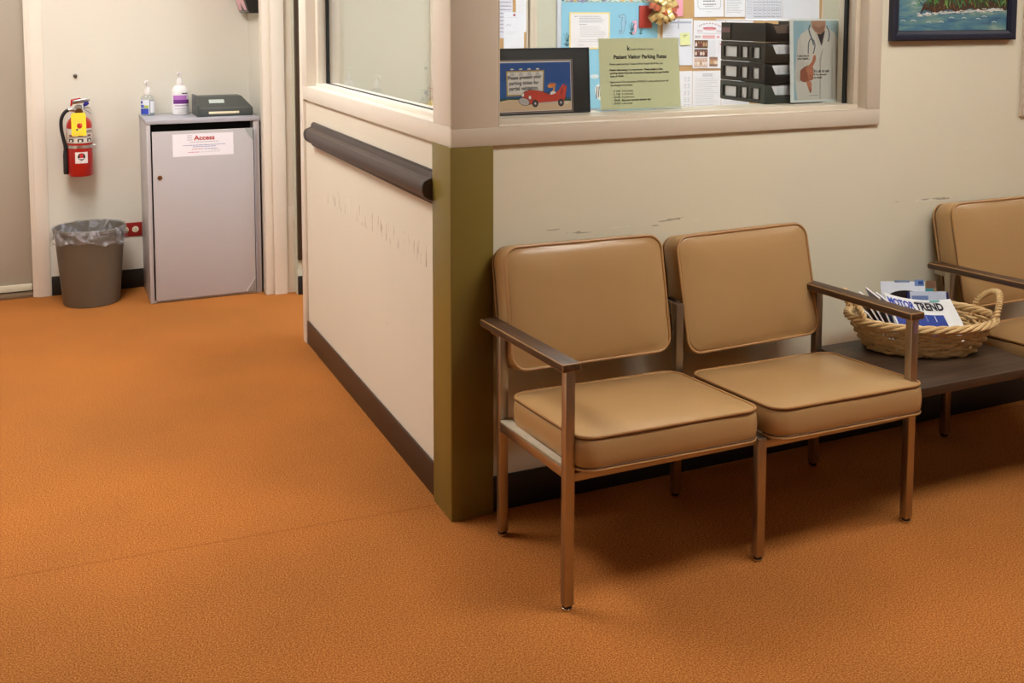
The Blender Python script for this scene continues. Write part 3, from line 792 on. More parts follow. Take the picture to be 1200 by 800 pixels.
def back_bar(x0, x1, parent, z=.575, y=-.088):
    b = MB(); b.box((x0, y, z), (x1, y+.006, z+.04), 0, .001)
    for xx in (x0, x1): b.box((xx-.012, RY+LW-.001, z), (xx+.012, y+.006, z+.04), 0, .001)
    return b.build('back_bar', M_chrome, parent)
def armrest(x, ztf, ztr, parent):
    b = MB(); w = .0255; th = .021
    y0, y1 = -.592, -.072
    P = [(x-w, y0, ztf-th), (x-w, y0, ztf), (x-w, y1, ztr), (x-w, y1+.006, ztr-th*.5), (x-w, y1, ztr-th)]
    b.prism(P, (2*w, 0, 0), 0, .0024, 1)
    return b.build('armrest', [M_armwood, M_armedge], parent)

# joined pair of seats
XL, XM, XR = .090, .672, 1.207
ts = thing('tandem_seat', (.65, -.35, 0), 'pair of joined tan vinyl seats on a metal frame beside the olive corner', 'chair')
ATF, ATR = .644, .618
def top_at(y): return ATR-.021+(ATF-ATR)*((-.072-y)/.52)
leg(XL-.005, FY, top_at(FY)+.001, ts); leg(XL, RY, top_at(RY)+.001, ts)
leg(XM, FY, .348, ts); leg(XM+.004, RY, .612, ts)
leg(XR, FY, top_at(FY)-.004, ts); leg(XR+.006, RY, top_at(RY)+.001, ts)
side_rail(XL-.002, .366, .340, ts); side_rail(XM+.002, .352, .325, ts); side_rail(XR+.003, .346, .318, ts)
for x0, x1, dz in ((XL, XM, .0), (XM, XR, -.015)):
    cross_rail(x0, x1, FY+.008, .352+dz, ts); cross_rail(x0, x1, RY, .338+dz, ts)
seat_board(XL-.012, XM-.012, .366, .340, ts)
seat_board(XM+.014, XR+.008, .348, .320, ts)
back_bar(XL+.002, XM-.002, ts); back_bar(XM+.006, XR+.004, ts)
armrest(XL-.012, ATF, ATR, ts)
armrest(XR-.012, ATF-.006, ATR-.001, ts)
back_cushion(.365, -.190, .489, .826, .520, 12.5, ts, -.6, 1)
back_cushion(.948, -.172, .458, .806, .500, 12.5, ts, .8, 2)
seat_cushion(.372, -.603, -.170, .449, .545, 4.2, ts, 3, .8)
seat_cushion(.960, -.603, -.180, .431, .535, 4.2, ts, 4, .6)

# side table
tb = thing('side_table', (1.50, -.33, .367), 'dark walnut side table top between the joined seats and right armchair', 'table')
b = MB(); b.box((1.238, -.556, .3665), (1.776, -.118, .3935), 0, .0015); b.build('table_top', M_tablewood, tb)
for yy in (-.42, -.22):
    b = MB(); zt = .341+(.3665-.341)*0; b.box((1.2232, yy-.012, .3395), (1.7842, yy+.012, .3665), 0, .001); b.build('support_bar', M_blk_pl, tb)

# right armchair
X3, X4 = 1.797, 2.372
ac = thing('armchair', (2.085, -.35, 0), 'tan vinyl armchair cut by the right edge, beyond the wicker basket', 'chair')
leg(X3, FY, top_at(FY)-.004, ac); leg(X3, RY, top_at(RY)+.001, ac); leg(X4, FY, top_at(FY), ac); leg(X4, RY, top_at(RY)+.001, ac)
side_rail(X3, .346, .318, ac); side_rail(X4, .346, .318, ac)
cross_rail(X3, X4, FY+.008, .337, ac); cross_rail(X3, X4, RY, .323, ac)
seat_board(X3+.014, X4-.012, .346, .320, ac); back_bar(X3+.002, X4-.002, ac)
armrest(X3-.004, ATF-.004, ATR-.004, ac); armrest(X4+.004, ATF-.004, ATR-.004, ac)
back_cushion(2.085, -.186, .470, .824, .515, 12.5, ac, 0, 5)
seat_cushion(2.088, -.603, -.175, .431, .535, 4.2, ac, 6)

# small sticker on the right front post of the pair
b = MB(); b.box((XR-.009, FY-LW-.0008, .570), (XR+.009, FY-LW-.0001, .606), 0, .0002); stk = b.build('sticker', mat('lilac_sticker', (176, 158, 190), .5), ts); tag(stk, 'small lilac sticker on the post')

# ------------------------------------------------------------------ wicker basket
bc = V((1.545, -.262, .3938)); ba = math.radians(-24)
def bp(t, a, bb, z, off=0.):
    x = (a+off)*math.cos(t); y = (bb+off)*math.sin(t)
    return V((bc.x+x*math.cos(ba)-y*math.sin(ba), bc.y+x*math.sin(ba)+y*math.cos(ba), bc.z+z))
bk = thing('wicker_basket', bc, 'oval natural wicker basket of magazines with two looped handles on the table', 'basket')
A0, B0, A1, B1, BH = .168, .112, .232, .160, .105
def ab(z):
    k = z/BH; k = k**.75
    return A0+(A1-A0)*k, B0+(B1-B0)*k
b = MB(); NS = 26
for i in range(NS):
    t = 2*PI*i/NS
    b.tube([bp(t, *ab(z), z) for z in (.004, .03, .055, .08, BH)], .0032, 6)
nr = 9
for j in range(nr):
    z = .0078+(BH-.022)*j/(nr-1)
    a_, b_ = ab(z)
    n = NS*6
    b.tube([bp(2*PI*i/n, a_, b_, z+.0012*math.sin(i*.9+j*2)+.0014*math.sin(i*.13+j), .0052*math.cos(PI*i/6+PI*j)) for i in range(n)], .0052+.0008*math.sin(j*2.1), 6, 0, True)
b.build('basket_wall', M_wicker, bk)
b = MB(); R = []
for s in (.02, .3, .6, .85, 1.0): R.append([bp(2*PI*i/48, A0*s, B0*s, .004) for i in range(48)])
for s in (1.0, .6, .02): R.append([bp(2*PI*i/48, A0*s, B0*s, .0005) for i in range(48)])
b.rings(R, 0, True, True, True); b.build('basket_floor', M_wicker2, bk)
b = MB(); n = 240
for k in range(4):
    b.tube([bp(2*PI*i/n, A1, B1, BH+.002+.0085*math.sin(2*PI*i/n*9+k*PI/2), .004+.0085*math.cos(2*PI*i/n*9+k*PI/2)) for i in range(n)], .0058, 7, 0, True)
b.build('rim', M_wicker, bk)
for end in (0, PI):
    b = MB(); d = .50
    pts = []
    for i in range(41):
        k = i/40; t = end+(-d+2*d*k)
        up_ = math.sin(k*PI)**.62
        p = bp(t, A1, B1, BH+.004+.078*up_, .006+.012*up_)
        pts.append(p)
    b.tube(pts, .0075, 8)
    for s in (0, 1):
        pp = []
        for i in range(161):
            k = i/160*40; i0 = min(int(k), 39); p = pts[i0].lerp(pts[i0+1], k-i0); tn = (pts[min(i0+1, 40)]-pts[i0]).normalized()
            u = tn.orthogonal().normalized(); w = tn.cross(u); an = i*.62+s*PI
            pp.append(p+u*.0078*math.cos(an)+w*.0078*math.sin(an))
        b.tube(pp, .0036, 6)
    b.build('handle', M_wicker, bk)

# magazines: each a thin leaf block with its own cover
MG = 'magazines in the wicker basket'
def magazine(label, origin, ex_, ey_, w, h, th, cover, art=None, bend=0., spine=None):
    ex_ = V(ex_).normalized(); ey_ = V(ey_); ey_ = (ey_-ex_*ey_.dot(ex_)).normalized(); ez_ = ex_.cross(ey_)
    o = V(origin)
    def f(x, y, off):
        return o+ex_*(x-w/2)+ey_*(y-h/2)+ez_*(off+bend*(1-(2*x/w-1)**2))
    t = thing('magazine', o-ey_*(h/2), label, 'magazine', MG)
    n = 10; R = []
    b = MB()
    top = []; bot = []
    for i in range(n+1):
        top.append((f(w*i/n, 0, th/2), f(w*i/n, h, th/2))); bot.append((f(w*i/n, 0, -th/2), f(w*i/n, h, -th/2)))
    def quad(p, mi): b.poly(p, mi)
    for i in range(n):
        quad([bot[i][0], bot[i][1], bot[i+1][1], bot[i+1][0]], 0)
        quad([top[i][0], top[i+1][0], top[i+1][1], top[i][1]], 0)
        quad([top[i][0], bot[i][0], bot[i+1][0], top[i+1][0]], 1); quad([top[i][1], top[i+1][1], bot[i+1][1], bot[i][1]], 1)
    quad([top[0][0], top[0][1], bot[0][1], bot[0][0]], 2); quad([top[n][0], bot[n][0], bot[n][1], top[n][1]], 1)
    b.build('pages', [flat(cover, .3), M_paper, flat(spine or cover, .35)], t, smooth=0, weld=True)
    if art:
        art.build('cover_print', lambda x, y, off: f(x, y, th/2+off+.0004), t, .0003, .3)
    return t
def cover(w, h, bg, items):
    a = Art()
    for it in items:
        if it[0] == 'r':
            grid_rect(a, it[1]*w, it[2]*h, it[3]*w, it[4]*h, it[5], 1, 6)
        elif it[0] == 't':
            a.text(it[1], it[2]*w, it[3]*h, it[4]*h, it[5], 3, it[6], 'LEFT', it[7]*w if len(it) > 7 and it[7] else None)
        elif it[0] == 'e': a.ell(it[1]*w, it[2]*h, it[3]*w, it[4]*h, it[5], 2)
    return a
w, h = .300, .21
ZT = .3938
ub, vb = V((math.cos(ba), math.sin(ba), 0)), V((-math.sin(ba), math.cos(ba), 0))
def bpos(u, v, z): return V((bc.x, bc.y, 0))+ub*u+vb*v+V((0, 0, z))
def lay(u, v, z, el, roll=0.):
    ey_ = vb*math.cos(math.radians(el))+V((0, 0, math.sin(math.radians(el))))
    ex_ = ub+V((0, 0, roll))
    ex_ = (ex_-ey_*ex_.dot(ey_)).normalized()
    return bpos(u, v, z), ex_, ey_
# the car magazine lies in front, the others stand behind it against the rim
W, Hh = .236, .195
c1 = cover(W, Hh, 0, [('r', 0, .66, .05, 1, (226, 228, 230)), ('r', .03, 0, .80, .62, (40, 66, 150)), ('r', .10, .30, .5, .58, (70, 96, 170)), ('r', .35, .46, .75, .60, (220, 222, 228)),
      ('t', 'MOTOR', .03, .735, .25, (28, 62, 168), .0020, .41), ('t', 'TREND', .45, .735, .25, (26, 28, 44), .0020, .40), ('r', .47, .925, .80, .945, (170, 172, 180)), ('r', .70, .945, .84, .99, (90, 170, 160))])
o_, x_, y_ = lay(.022, .008, .496, 27, -.15)
magazine('car magazine with blue and black MOTORTREND heading, front of the basket', o_, x_, y_, W, Hh, .004, (232, 234, 236), c1, -.018)
c4 = cover(.14, .09, 0, [('r', .06, .12, .94, .86, (196, 206, 226)), ('r', .10, .40, .5, .70, (110, 130, 180))])
o_, x_, y_ = lay(.070, .112, .510, 74, .02)
magazine('navy bordered leaflet standing right behind the car magazine', o_, x_, y_, .14, .075, .004, (42, 48, 104), c4, 0)
c2 = cover(.16, .12, 0, [('r', .72, .74, .92, .92, (110, 140, 190)), ('r', .80, .78, .90, .88, (50, 70, 130)), ('r', .30, .84, .62, .90, (120, 140, 176)), ('e', .50, .46, .34, .16, (34, 26, 30)), ('r', .05, .20, .9, .27, (200, 70, 84))])
o_, x_, y_ = lay(-.010, .128, .528, 74, .14)
magazine('white leaflet with small blue square rising behind the car magazine', o_, x_, y_, .15, .105, .004, (224, 232, 244), c2, 0)
c3 = cover(.1, .1, 0, [('r', .0, .70, .4, 1, (108, 84, 52)), ('r', .35, .74, .62, .98, (228, 206, 130)), ('r', .5, .52, .9, .74, (60, 140, 150)), ('r', .66, .76, 1, 1, (120, 90, 70))])
o_, x_, y_ = lay(.060, .142, .526, 74, .0)
magazine('leaflet with brown, yellow and teal cover at the back of the basket', o_, x_, y_, .10, .095, .004, (150, 126, 92), c3, 0)
# booklets standing on edge and fanned out at the left end
for i, (lab, cc, ww, hh, lean) in enumerate((
    ('black booklet leaning lowest, against the left basket handle', (34, 30, 34), .12, .120, 50),
    ('grey and maroon booklet leaning second from the left handle', (94, 74, 84), .13, .150, 53),
    ('dark brown booklet leaning third from the left handle', (64, 44, 40), .13, .166, 57),
    ('slate grey booklet leaning fourth from the left handle', (84, 84, 108), .13, .182, 60),
    ('steel blue booklet standing highest above the other booklets', (96, 112, 150), .13, .188, 66),
    ('pale lilac booklet standing just left of the car magazine', (206, 204, 222), .12, .165, 72))):
    l = math.radians(lean)
    ey_ = -ub*math.cos(l)+V((0, 0, 1))*math.sin(l)
    magazine(lab, bpos(-.113+.0072*i, .0, .4055)+ey_*hh/2, -vb, ey_, ww, hh, .005, cc, None, 0, (236, 234, 234))

# ------------------------------------------------------------------ painting on the wall
pt = thing('framed_painting', (1.905, -.02, 1.396), 'framed seascape painting with navy frame on the wall at upper right', 'painting')
X0, X1, Z0, Z1 = 1.618, 2.214, 1.396, 1.86
b = MB(); fw = .036
def mitre(p, d):  # frame moulding
    pass
prof = [(0, -.0005), (0, -.022), (.006, -.026), (.016, -.026), (.022, -.018), (.034, -.014), (.036, -.008), (.036, -.0005)]
R = []
for o, y in prof: R.append([(X0+o, y, Z0+o), (X1-o, y, Z0+o), (X1-o, y, Z1-o), (X0+o, y, Z1-o)])
R.append(R[0]); b.rings(R, 0)
b.build('frame', mat('navy_frame', (20, 22, 44), .5, 0, .1, 20), pt, smooth=20)
sea = bpy.data.materials.new('painted_sea'); sea.use_nodes = True
N, L, bs = nodes_of(sea); bs.inputs['Roughness'].default_value = .45
tc = N.new('ShaderNodeTexCoord'); mp = N.new('ShaderNodeMapping'); mp.inputs['Scale'].default_value = (5, 1, 26); L.new(tc.outputs['Object'], mp.inputs[0])
nz = N.new('ShaderNodeTexNoise'); nz.inputs['Scale'].default_value = 1.6; nz.inputs['Detail'].default_value = 6; nz.inputs['Distortion'].default_value = .6; L.new(mp.outputs[0], nz.inputs['Vector'])
rp = N.new('ShaderNodeValToRGB'); cr = rp.color_ramp
cr.elements[0].position = .3; cr.elements[0].color = lin((44, 84, 120))+(1,); cr.elements[1].position = .72; cr.elements[1].color = lin((150, 172, 160))+(1,)
e = cr.elements.new(.48); e.color = lin((76, 122, 142))+(1,); e = cr.elements.new(.6); e.color = lin((104, 140, 138))+(1,)
L.new(nz.outputs['Fac'], rp.inputs['Fac']); L.new(rp.outputs['Color'], bs.inputs['Base Color'])
b = MB(); b.box((X0+.034, -.008, Z0+.034), (X1-.034, -.003, Z1-.034)); cv = b.build('canvas', sea, pt, smooth=0)
a = Art(); w, h = X1-X0-.068, Z1-Z0-.068
rnd = random.Random(3)
hz = .26
a.rect(0, hz, w, h, (150, 186, 206), 1); a.rect(0, hz, w, hz+.02, (70, 110, 150), 1)
isl = [(.10, .060)]+[(.10+i*.0222, .066+.008*math.sin(i*1.3)+.0006*i) for i in range(1, 20)]+[(w, .085), (w, .14), (.40, .15), (.25, .14), (.12, .10)]
a.poly(isl, (66, 44, 30), 2)
for i in range(70):     # rock strokes
    x = rnd.uniform(.12, w-.01); z = rnd.uniform(.078, .11); a.stroke([(x, z), (x+rnd.uniform(-.006, .006), z-rnd.uniform(.004, .012))], .006, rnd.choice([(92, 60, 38), (48, 32, 24), (112, 72, 44)]), 3)
for i in range(260):    # foliage strokes
    x = rnd.uniform(.09, w-.012); z = rnd.uniform(.10, .20); l = rnd.uniform(.012, .035); an = rnd.uniform(-2.6, -.5)
    x2 = min(w-.001, max(.07, x+l*math.cos(an))); a.stroke([(x, z), (x2, max(.080, z+l*math.sin(an)))], rnd.uniform(.002, .005), rnd.choice([(34, 92, 40), (70, 134, 58), (20, 60, 34), (120, 168, 84), (46, 104, 70)]), 4)
for i in range(3):      # palms
    x = .2+i*.11; a.stroke([(x, .15), (x+.01, .25), (x+.02, .32)], .006, (96, 72, 50), 5)
    for k in range(9):
        an = k/8*PI; a.stroke([(x+.02, .32), (x+.02+.04*math.cos(an), .325+.02*math.sin(an)), (x+.02+.07*math.cos(an), .30+.02*math.sin(an))], .007, (40, 100, 48), 6)
for i in range(150):    # surf
    x = rnd.uniform(.085, w-.022); z = .056+.045*max(0, x-.1)/w*.55+rnd.gauss(.002, .0028)
    a.stroke([(x, z), (x+rnd.uniform(.008, .02), z+rnd.uniform(-.0012, .002))], rnd.uniform(.0014, .0034), rnd.choice([(226, 224, 214), (206, 208, 200), (186, 198, 194)]), 5)
for x, z in ((.012, .036), (.06, .036), (.13, .030), (.19, .031), (.30, .045), (.37, .042), (.45, .030), (.02, .11), (.04, .14), (.01, .17), (.06, .095), (.09, .052), (.24, .046), (.40, .05)):
    a.stroke([(x, z), (x+.012, z+.003), (x+.024, z-.001)], .0022, (206, 216, 214), 5)
a.rect(0, -.0, .004, .002, (76, 122, 142), 1)
a.build('painted_island', plane_xz(X0+.034, -.0082, Z0+.034), cv, .0002, .45)

# ------------------------------------------------------------------ office behind the window
CT = 1.176
b = MB()
b.prism([(.1405, .1405, CT-.03), (2.6, .1405, CT-.03), (2.6, .44, CT-.03), (1.50, .44, CT-.03), (1.232, .20, CT-.03), (.1405, .20, CT-.03)], (0, 0, .03), 0, .002)
b.prism([(1.60, .1405, CT-.03), (1.60, .42, CT-.03), (1.60, .1405, CT-.35)], (.03, 0, 0), 0, .001)
b.prism([(2.4, .1405, CT-.03), (2.4, .42, CT-.03), (2.4, .1405, CT-.35)], (.03, 0, 0), 0, .001)
ct_ = b.build('office_counter', M_trim); tag(ct_, 'cream transaction counter inside the office along the serving window', 'counter')

# picture of the parking ticket sign in a black mat and thin frame
fy = .150
px0, px1, pz0_, pz1_ = .150, .527, CT, 1.384
pf = thing('framed_notice', ((px0+px1)/2, fy, CT), 'black matted frame with red cartoon car picture standing behind the window', 'notice')
tl = math.radians(4)
F = plane_xz(px0, fy, CT+.0008, -1, tl)
W, Hh = px1-px0, .207
def slab(name, x0, z0, x1, z1, d0, d1, m, parent, base=F):
    b = MB()
    pts = [base(x0, z0, -d0), base(x1, z0, -d0), base(x1, z1, -d0), base(x0, z1, -d0)]
    n = V(base(0, 0, -d1))-V(base(0, 0, -d0))
    b.prism(pts, n, 0, .0006); return b.build(name, m, parent)
slab('mat_board', 0, 0, W, Hh, .0, .008, mat('black_mat', (26, 26, 28), .6), pf)
b = MB()
for x0, z0, x1, z1 in ((0, 0, W, .003), (0, Hh-.003, W, Hh), (0, 0, .003, Hh), (W-.004, 0, W, Hh)):
    pts = [F(x0, z0, .002), F(x1, z0, .002), F(x1, z1, .002), F(x0, z1, .002)]
    b.prism(pts, V(F(0, 0, -.010))-V(F(0, 0, .002)), 0, .0004)
b.build('frame', mat('steel_frame_dark', (58, 66, 78), .3, .6), pf)
slab('print_border', .032, -.0 + .004, .316, .171, -.0006, .0, mat('maroon_border', (112, 44, 40), .5), pf)
b = MB()
for x0, z0, x1, z1 in ((.032, .004, .316, .008), (.032, .167, .316, .171), (.312, .004, .316, .171), (.032, .004, .036, .171)):
    b.prism([F(x0, z0, .0016), F(x1, z0, .0016), F(x1, z1, .0016), F(x0, z1, .0016)], V(F(0, 0, .0006))-V(F(0, 0, .0016)), 0)
b.build('inner_frame', mat('pewter', (150, 140, 132), .4, .5), pf)
a = Art()
PX, PZ = .040, .012   # print origin inside the frame
w, h = .268, .150
OUT = (58, 26, 22)
a.rect(-.002, -.002, w+.002, h+.004, (232, 222, 222), 0)
a.rect(0, 0, w, h, (26, 78, 150), 1)
for i in range(5): a.poly([(0, .075+i*.004), (w*.5, .080+i*.004), (w, .070+i*.003), (w, .030), (0, .030)], [(30, 84, 156), (28, 80, 150), (32, 88, 160), (30, 84, 154), (34, 90, 160)][i], 1.1+i*.1)
a.poly([(0, .040), (.12, .043), (w, .036), (w, .025), (0, .025)], (36, 82, 76), 2)
a.poly([(0, .028), (.05, .036), (.14, .034), (w, .026), (w, 0), (0, 0)], (222, 190, 156), 2.2)
# billboard
bx0, bx1, bz0, bz1 = .045, .176, .046, .126
a.poly([(bx0, bz0), (bx1-.004, bz0+.002), (bx1, bz1), (bx0, bz1-.001)], (176, 146, 76), 3)
a.poly([(bx0+.004, bz0+.005), (bx1-.008, bz0+.006), (bx1-.004, bz1-.004), (bx0+.004, bz1-.005)], (226, 218, 212), 3.4)
for k in range(4):
    x = .066+k*.029; a.ell(x, bz1+.004, .0065, .0022, (232, 226, 214), 4.2); a.ell(x, bz1+.006, .005, .0016, (70, 70, 76), 4.0)
    a.poly([(x-.003, bz1-.004), (x+.003, bz1-.004), (x+.009, bz1-.017), (x-.009, bz1-.017)], (196, 190, 188), 3.7)
for i, (t, wd) in enumerate((('Please present your', .116), ('parking ticket for', .102), ('partial validation.', .100))):
    a.text(t, .0505+(i > 0)*.004, .098-i*.0165, .0155, (28, 24, 24), 5, .0004, width=wd, rot=.03*(1 if i == 0 else .4))
# car
RED, DRED = (206, 66, 48), (166, 44, 36)
body = [(.094, .036), (.098, .050), (.108, .060), (.124, .064), (.150, .062), (.176, .056), (.186, .050), (.200, .048), (.214, .052), (.226, .062), (.238, .078), (.244, .082), (.246, .078), (.240, .070), (.250, .076), (.254, .074), (.250, .052), (.248, .036), (.240, .026), (.150, .022), (.118, .020), (.100, .024)]
a.poly([(x+(.0012 if x > .17 else -.0012), z+(.0014 if z > .04 else -.0014)) for x, z in body], OUT, 5); a.poly(body, RED, 5.5)
a.stroke([(.112, .056), (.150, .052), (.186, .044), (.236, .044)], .0012, DRED, 6); a.stroke([(.160, .060), (.180, .054), (.184, .044)], .0012, OUT, 6)
a.poly([(.228, .050), (.240, .072), (.242, .060), (.236, .046)], DRED, 6)
a.stroke([(.150, .022), (.238, .026)], .003, (196, 190, 188), 6)
a.ell(.104, .029, .020, .012, OUT, 6, 24, -.3); a.ell(.104, .029, .0185, .0105, (196, 188, 184), 6.4, 24, -.3)
for k in range(6): a.stroke([(.090+k*.006, .020+.002*(5-k)), (.088+k*.006, .034+.001*(5-k))], .0008, (110, 104, 104), 6.8)
for x, z in ((.100, .050), (.124, .041)): a.ell(x, z, .0055, .0068, OUT, 6.8); a.ell(x, z, .0046, .0058, (240, 232, 222), 7.2)
for x in (.142, .232): a.ell(x, .022, .0105, .012, (40, 36, 42), 7); a.ell(x, .022, .0055, .0065, (120, 112, 120), 7.4); a.ell(x, .022, .002, .0025, (230, 226, 226), 7.8)
# driver: plain figure in a cap
a.poly([(.194, .046), (.196, .056), (.204, .060), (.212, .058), (.218, .048)], (226, 220, 214), 5.2)
a.stroke([(.207, .058), (.210, .072)], .006, (220, 152, 96), 5.3)
a.ell(.200, .076, .014, .0065, (222, 140, 72), 5.6, 20, .1); a.ell(.205, .081, .012, .004, (216, 110, 56), 5.9, 20, -.1); a.ell(.200, .083, .0014, .0016, (40, 30, 28), 6.2)
a.stroke([(.186, .052), (.194, .058)], .002, (40, 36, 40), 6.2)
a.ell(.251, .020, .004, .003, (224, 218, 214), 7); a.ell(.257, .022, .003, .0025, (224, 218, 214), 7)
pr = a.build('print', lambda x, z, o: F(PX+x, PZ+z, .0008+o), pf, .00012, .5)
b = MB(); b.prism([F(W*.4, .12, -.0085), F(W*.6, .12, -.0085), F(W*.6, 0.002, -.0085), F(W*.4, 0.002, -.0085)], (0, .002, 0), 0)
b.prism([V(F(W*.42, .11, -.0095)), V(F(W*.58, .11, -.0095)), V((px0+W*.6, fy+.058, CT+.001)), V((px0+W*.4, fy+.058, CT+.001))], (0, .002, 0), 0)
b.build('easel_back', M_blk_pl, pf)

# yellow-green rates sheet in a clear stand
sx0, sx1, sz1 = .565, .868, 1.408
sh = thing('sign_stand', ((sx0+sx1)/2, .16, CT), 'clear acrylic stand holding the yellow-green parking rates sheet', 'sign stand')
S = plane_xz(sx0, .150, CT+.006, -1, math.radians(5))
slab('back_sheet', -.003, -.004, sx1-sx0+.003, .232, .0006, .0026, M_acrylic, sh, S)
b = MB(); b.box((sx0-.003, .146, CT+.0004), (sx1+.003, .205, CT+.003), 0, .0006); b.box((sx0-.003, .140, CT+.0004), (sx1+.003, .1425, CT+.009), 0, .0005); b.build('foot', M_acrylic, sh)
a = Art(); W, Hh = sx1-sx0, .229
a.rect(0, 0, W, Hh, (224, 225, 182), 0)
K = (44, 44, 40)
a.text('k', .104, .190, .021, (30, 40, 34), 2, .0008); a.text('Kuakini Medical Center', .117, .190, .011, (60, 66, 58), 2, 0, width=.088)
a.text('Patient Visitor Parking Rates', W/2+.002, .163, .018, (30, 30, 28), 2, .0005, 'CENTER', .200)
rows = ((.143, '-  Patient visits less than 3 hours will be charged $5.00 flat rate.', .210, 0),
        (.124, '-  Patient visits lasting 3 or more hours - Please obtain a white', .208, 1), (.114, '   parking sticker from the Admissions Department to pay the flat', .222, 1), (.104, '   rate of $5.00.', .050, 1),
        (.085, '-  Patient visits of 3 or more hours WITHOUT a white parking sticker will', .228, 0), (.075, '   be charged accordingly:', .082, 0),
        (.056, '-  $  6.00   3 to 6 hours', .080, 0), (.046, '-  $  9.00   6 to 8 hours', .080, 0), (.036, '-  $20.00   8 to 24 hours', .084, 0), (.026, '-  $24.00   Maximum rate (per calendar day)', .146, 1), (.016, '-  $24.00   Lost ticket', .076, 0))
for z, t, wd, bold in rows:
    x = .030 if z > .06 else .042
    if t.startswith('   '): t = t.strip(); x += .009
    a.text(t, x, z, .0085, (52, 52, 46), 2, .0003 if bold else .0001, width=wd)
a.rect(.262, .014, .266, .0155, K, 2)
ys = a.build('parking_rates_sheet', lambda x, z, o: S(x, z, .0006+o), None, .0003, .6); tag(ys, 'yellow-green Patient Visitor Parking Rates sheet behind the window', 'sign')

# doctor poster in a clear stand
dx0, dx1, dH = 1.312, 1.545, .292
ph = thing('sign_stand', ((dx0+dx1)/2, .14, CT), 'clear acrylic stand holding the white coat poster at window right', 'sign stand')
S2 = plane_xz(dx0, .136, CT+.004, -1, math.radians(3))
slab('back_sheet', -.002, -.003, dx1-dx0+.002, dH+.002, .0006, .0026, M_acrylic, ph, S2)
b = MB(); b.box((dx0-.002, .133, CT+.0004), (dx1+.002, .153, CT+.003), 0, .0006); b.build('foot', M_acrylic, ph)
a = Art(); W, Hh = dx1-dx0, dH
a.rect(0, 0, W, Hh, (228, 232, 230), 0); a.rect(.016, .008, W-.014, Hh-.006, (164, 194, 204), 1)
a.rect(.016, .008, .06, Hh-.006, (150, 186, 200), 1.2); a.rect(W-.05, .008, W-.014, Hh-.006, (158, 186, 194), 1.2)
COAT, SH = (208, 204, 196), (176, 172, 166)
a.poly([(.030, .008), (.020, .100), (.034, .215), (.050, .240), (.088, .258), (.100, .268), (.160, .268), (.178, .256), (.205, .238), (W-.016, .215), (W-.016, .008)], COAT, 2)
a.poly([(.020, .100), (.034, .215), (.046, .232), (.060, .180), (.066, .110)], (200, 196, 190), 2.3)
a.poly([(.128, .008), (.130, .150), (.142, .185), (.146, .184), (.136, .140), (.134, .008)], SH, 2.4)
a.poly([(.180, .008), (.184, .190), (.190, .190), (.190, .008)], (190, 186, 180), 2.4)
a.poly([(.102, .262), (.126, .200), (.150, .206), (.166, .262)], (198, 190, 182), 2.5)
a.poly([(.116, .250), (.140, .196), (.156, .250)], (34, 32, 40), 2.8)
a.poly([(.094, Hh-.006), (.096, .262), (.108, .250), (.122, .240), (.136, .238), (.150, .248), (.158, .262), (.160, Hh-.006)], (176, 134, 112), 3)
a.poly([(.100, .272), (.126, .262), (.156, .272), (.150, .250), (.136, .240), (.110, .250)], (148, 108, 90), 3.2)
ST = (70, 88, 104)
import itertools
def arc(pts): return smooth_path([(x, y, 0) for x, y in pts], 6)
def st2(pts, w, c, l): a.stroke([(p.x, p.y) for p in arc(pts)], w, c, l)
st2([(.090, .272), (.084, .256), (.090, .236), (.098, .220), (.104, .200)], .005, ST, 4)
st2([(.080, .170), (.082, .205), (.092, .222), (.106, .214), (.110, .196), (.102, .170)], .004, ST, 4)
st2([(.162, .268), (.172, .250), (.174, .228), (.168, .212)], .005, ST, 4)
st2([(.088, .050), (.09, .10), (.07, .14)], .002, SH, 3)
# forearm cuff, palm and separate fingers reaching out
SK, SD = (184, 118, 92), (146, 86, 66)
a.poly([(.022, .082), (.026, .106), (.050, .120), (.066, .112), (.062, .076), (.040, .070)], (196, 190, 182), 4)
a.poly([(.042, .078), (.044, .112), (.066, .126), (.086, .130), (.100, .110), (.096, .088), (.080, .072), (.060, .070)], SD, 4.2)
a.ell(.086, .114, .017, .015, SK, 4.5)
a.poly([(.076, .124), (.096, .142), (.102, .160), (.106, .166), (.112, .164), (.114, .150), (.106, .134), (.094, .118)], SK, 4.8)
a.ell(.090, .100, .014, .011, (190, 124, 98), 5); a.ell(.090, .086, .0125, .010, (176, 110, 86), 5.2)
a.poly([(.068, .074), (.076, .054), (.084, .036), (.090, .034), (.094, .044), (.092, .060), (.086, .076)], SK, 5.4); a.ell(.086, .062, .008, .010, (190, 124, 98), 5.7); a.ell(.088, .038, .004, .006, (156, 92, 72), 5.8)
a.stroke([(.074, .104), (.084, .100), (.100, .106)], .0016, SD, 6); a.stroke([(.074, .090), (.088, .094), (.100, .096)], .0016, SD, 6)
a.text('I care about', .032, .160, .011, (20, 20, 22), 6, .0003, width=.052); a.text('your health...', .032, .150, .011, (20, 20, 22), 6, .0003, width=.055)
a.text("It's ok to ask", .104, .104, .014, (20, 20, 22), 6, .0004, width=.070); a.text("if I've cleaned", .104, .093, .010, (20, 20, 22), 6, .0003, width=.056); a.text('my hands', .104, .083, .010, (20, 20, 22), 6, .0003, width=.036)
a.rect(.084, .022, .122, .0235, (110, 112, 112), 6)
dp = a.build('doctor_poster', lambda x, z, o: S2(x, z, .0006+o), None, .00012, .45); tag(dp, 'poster of a person in white coat holding out a hand, behind the window', 'poster')

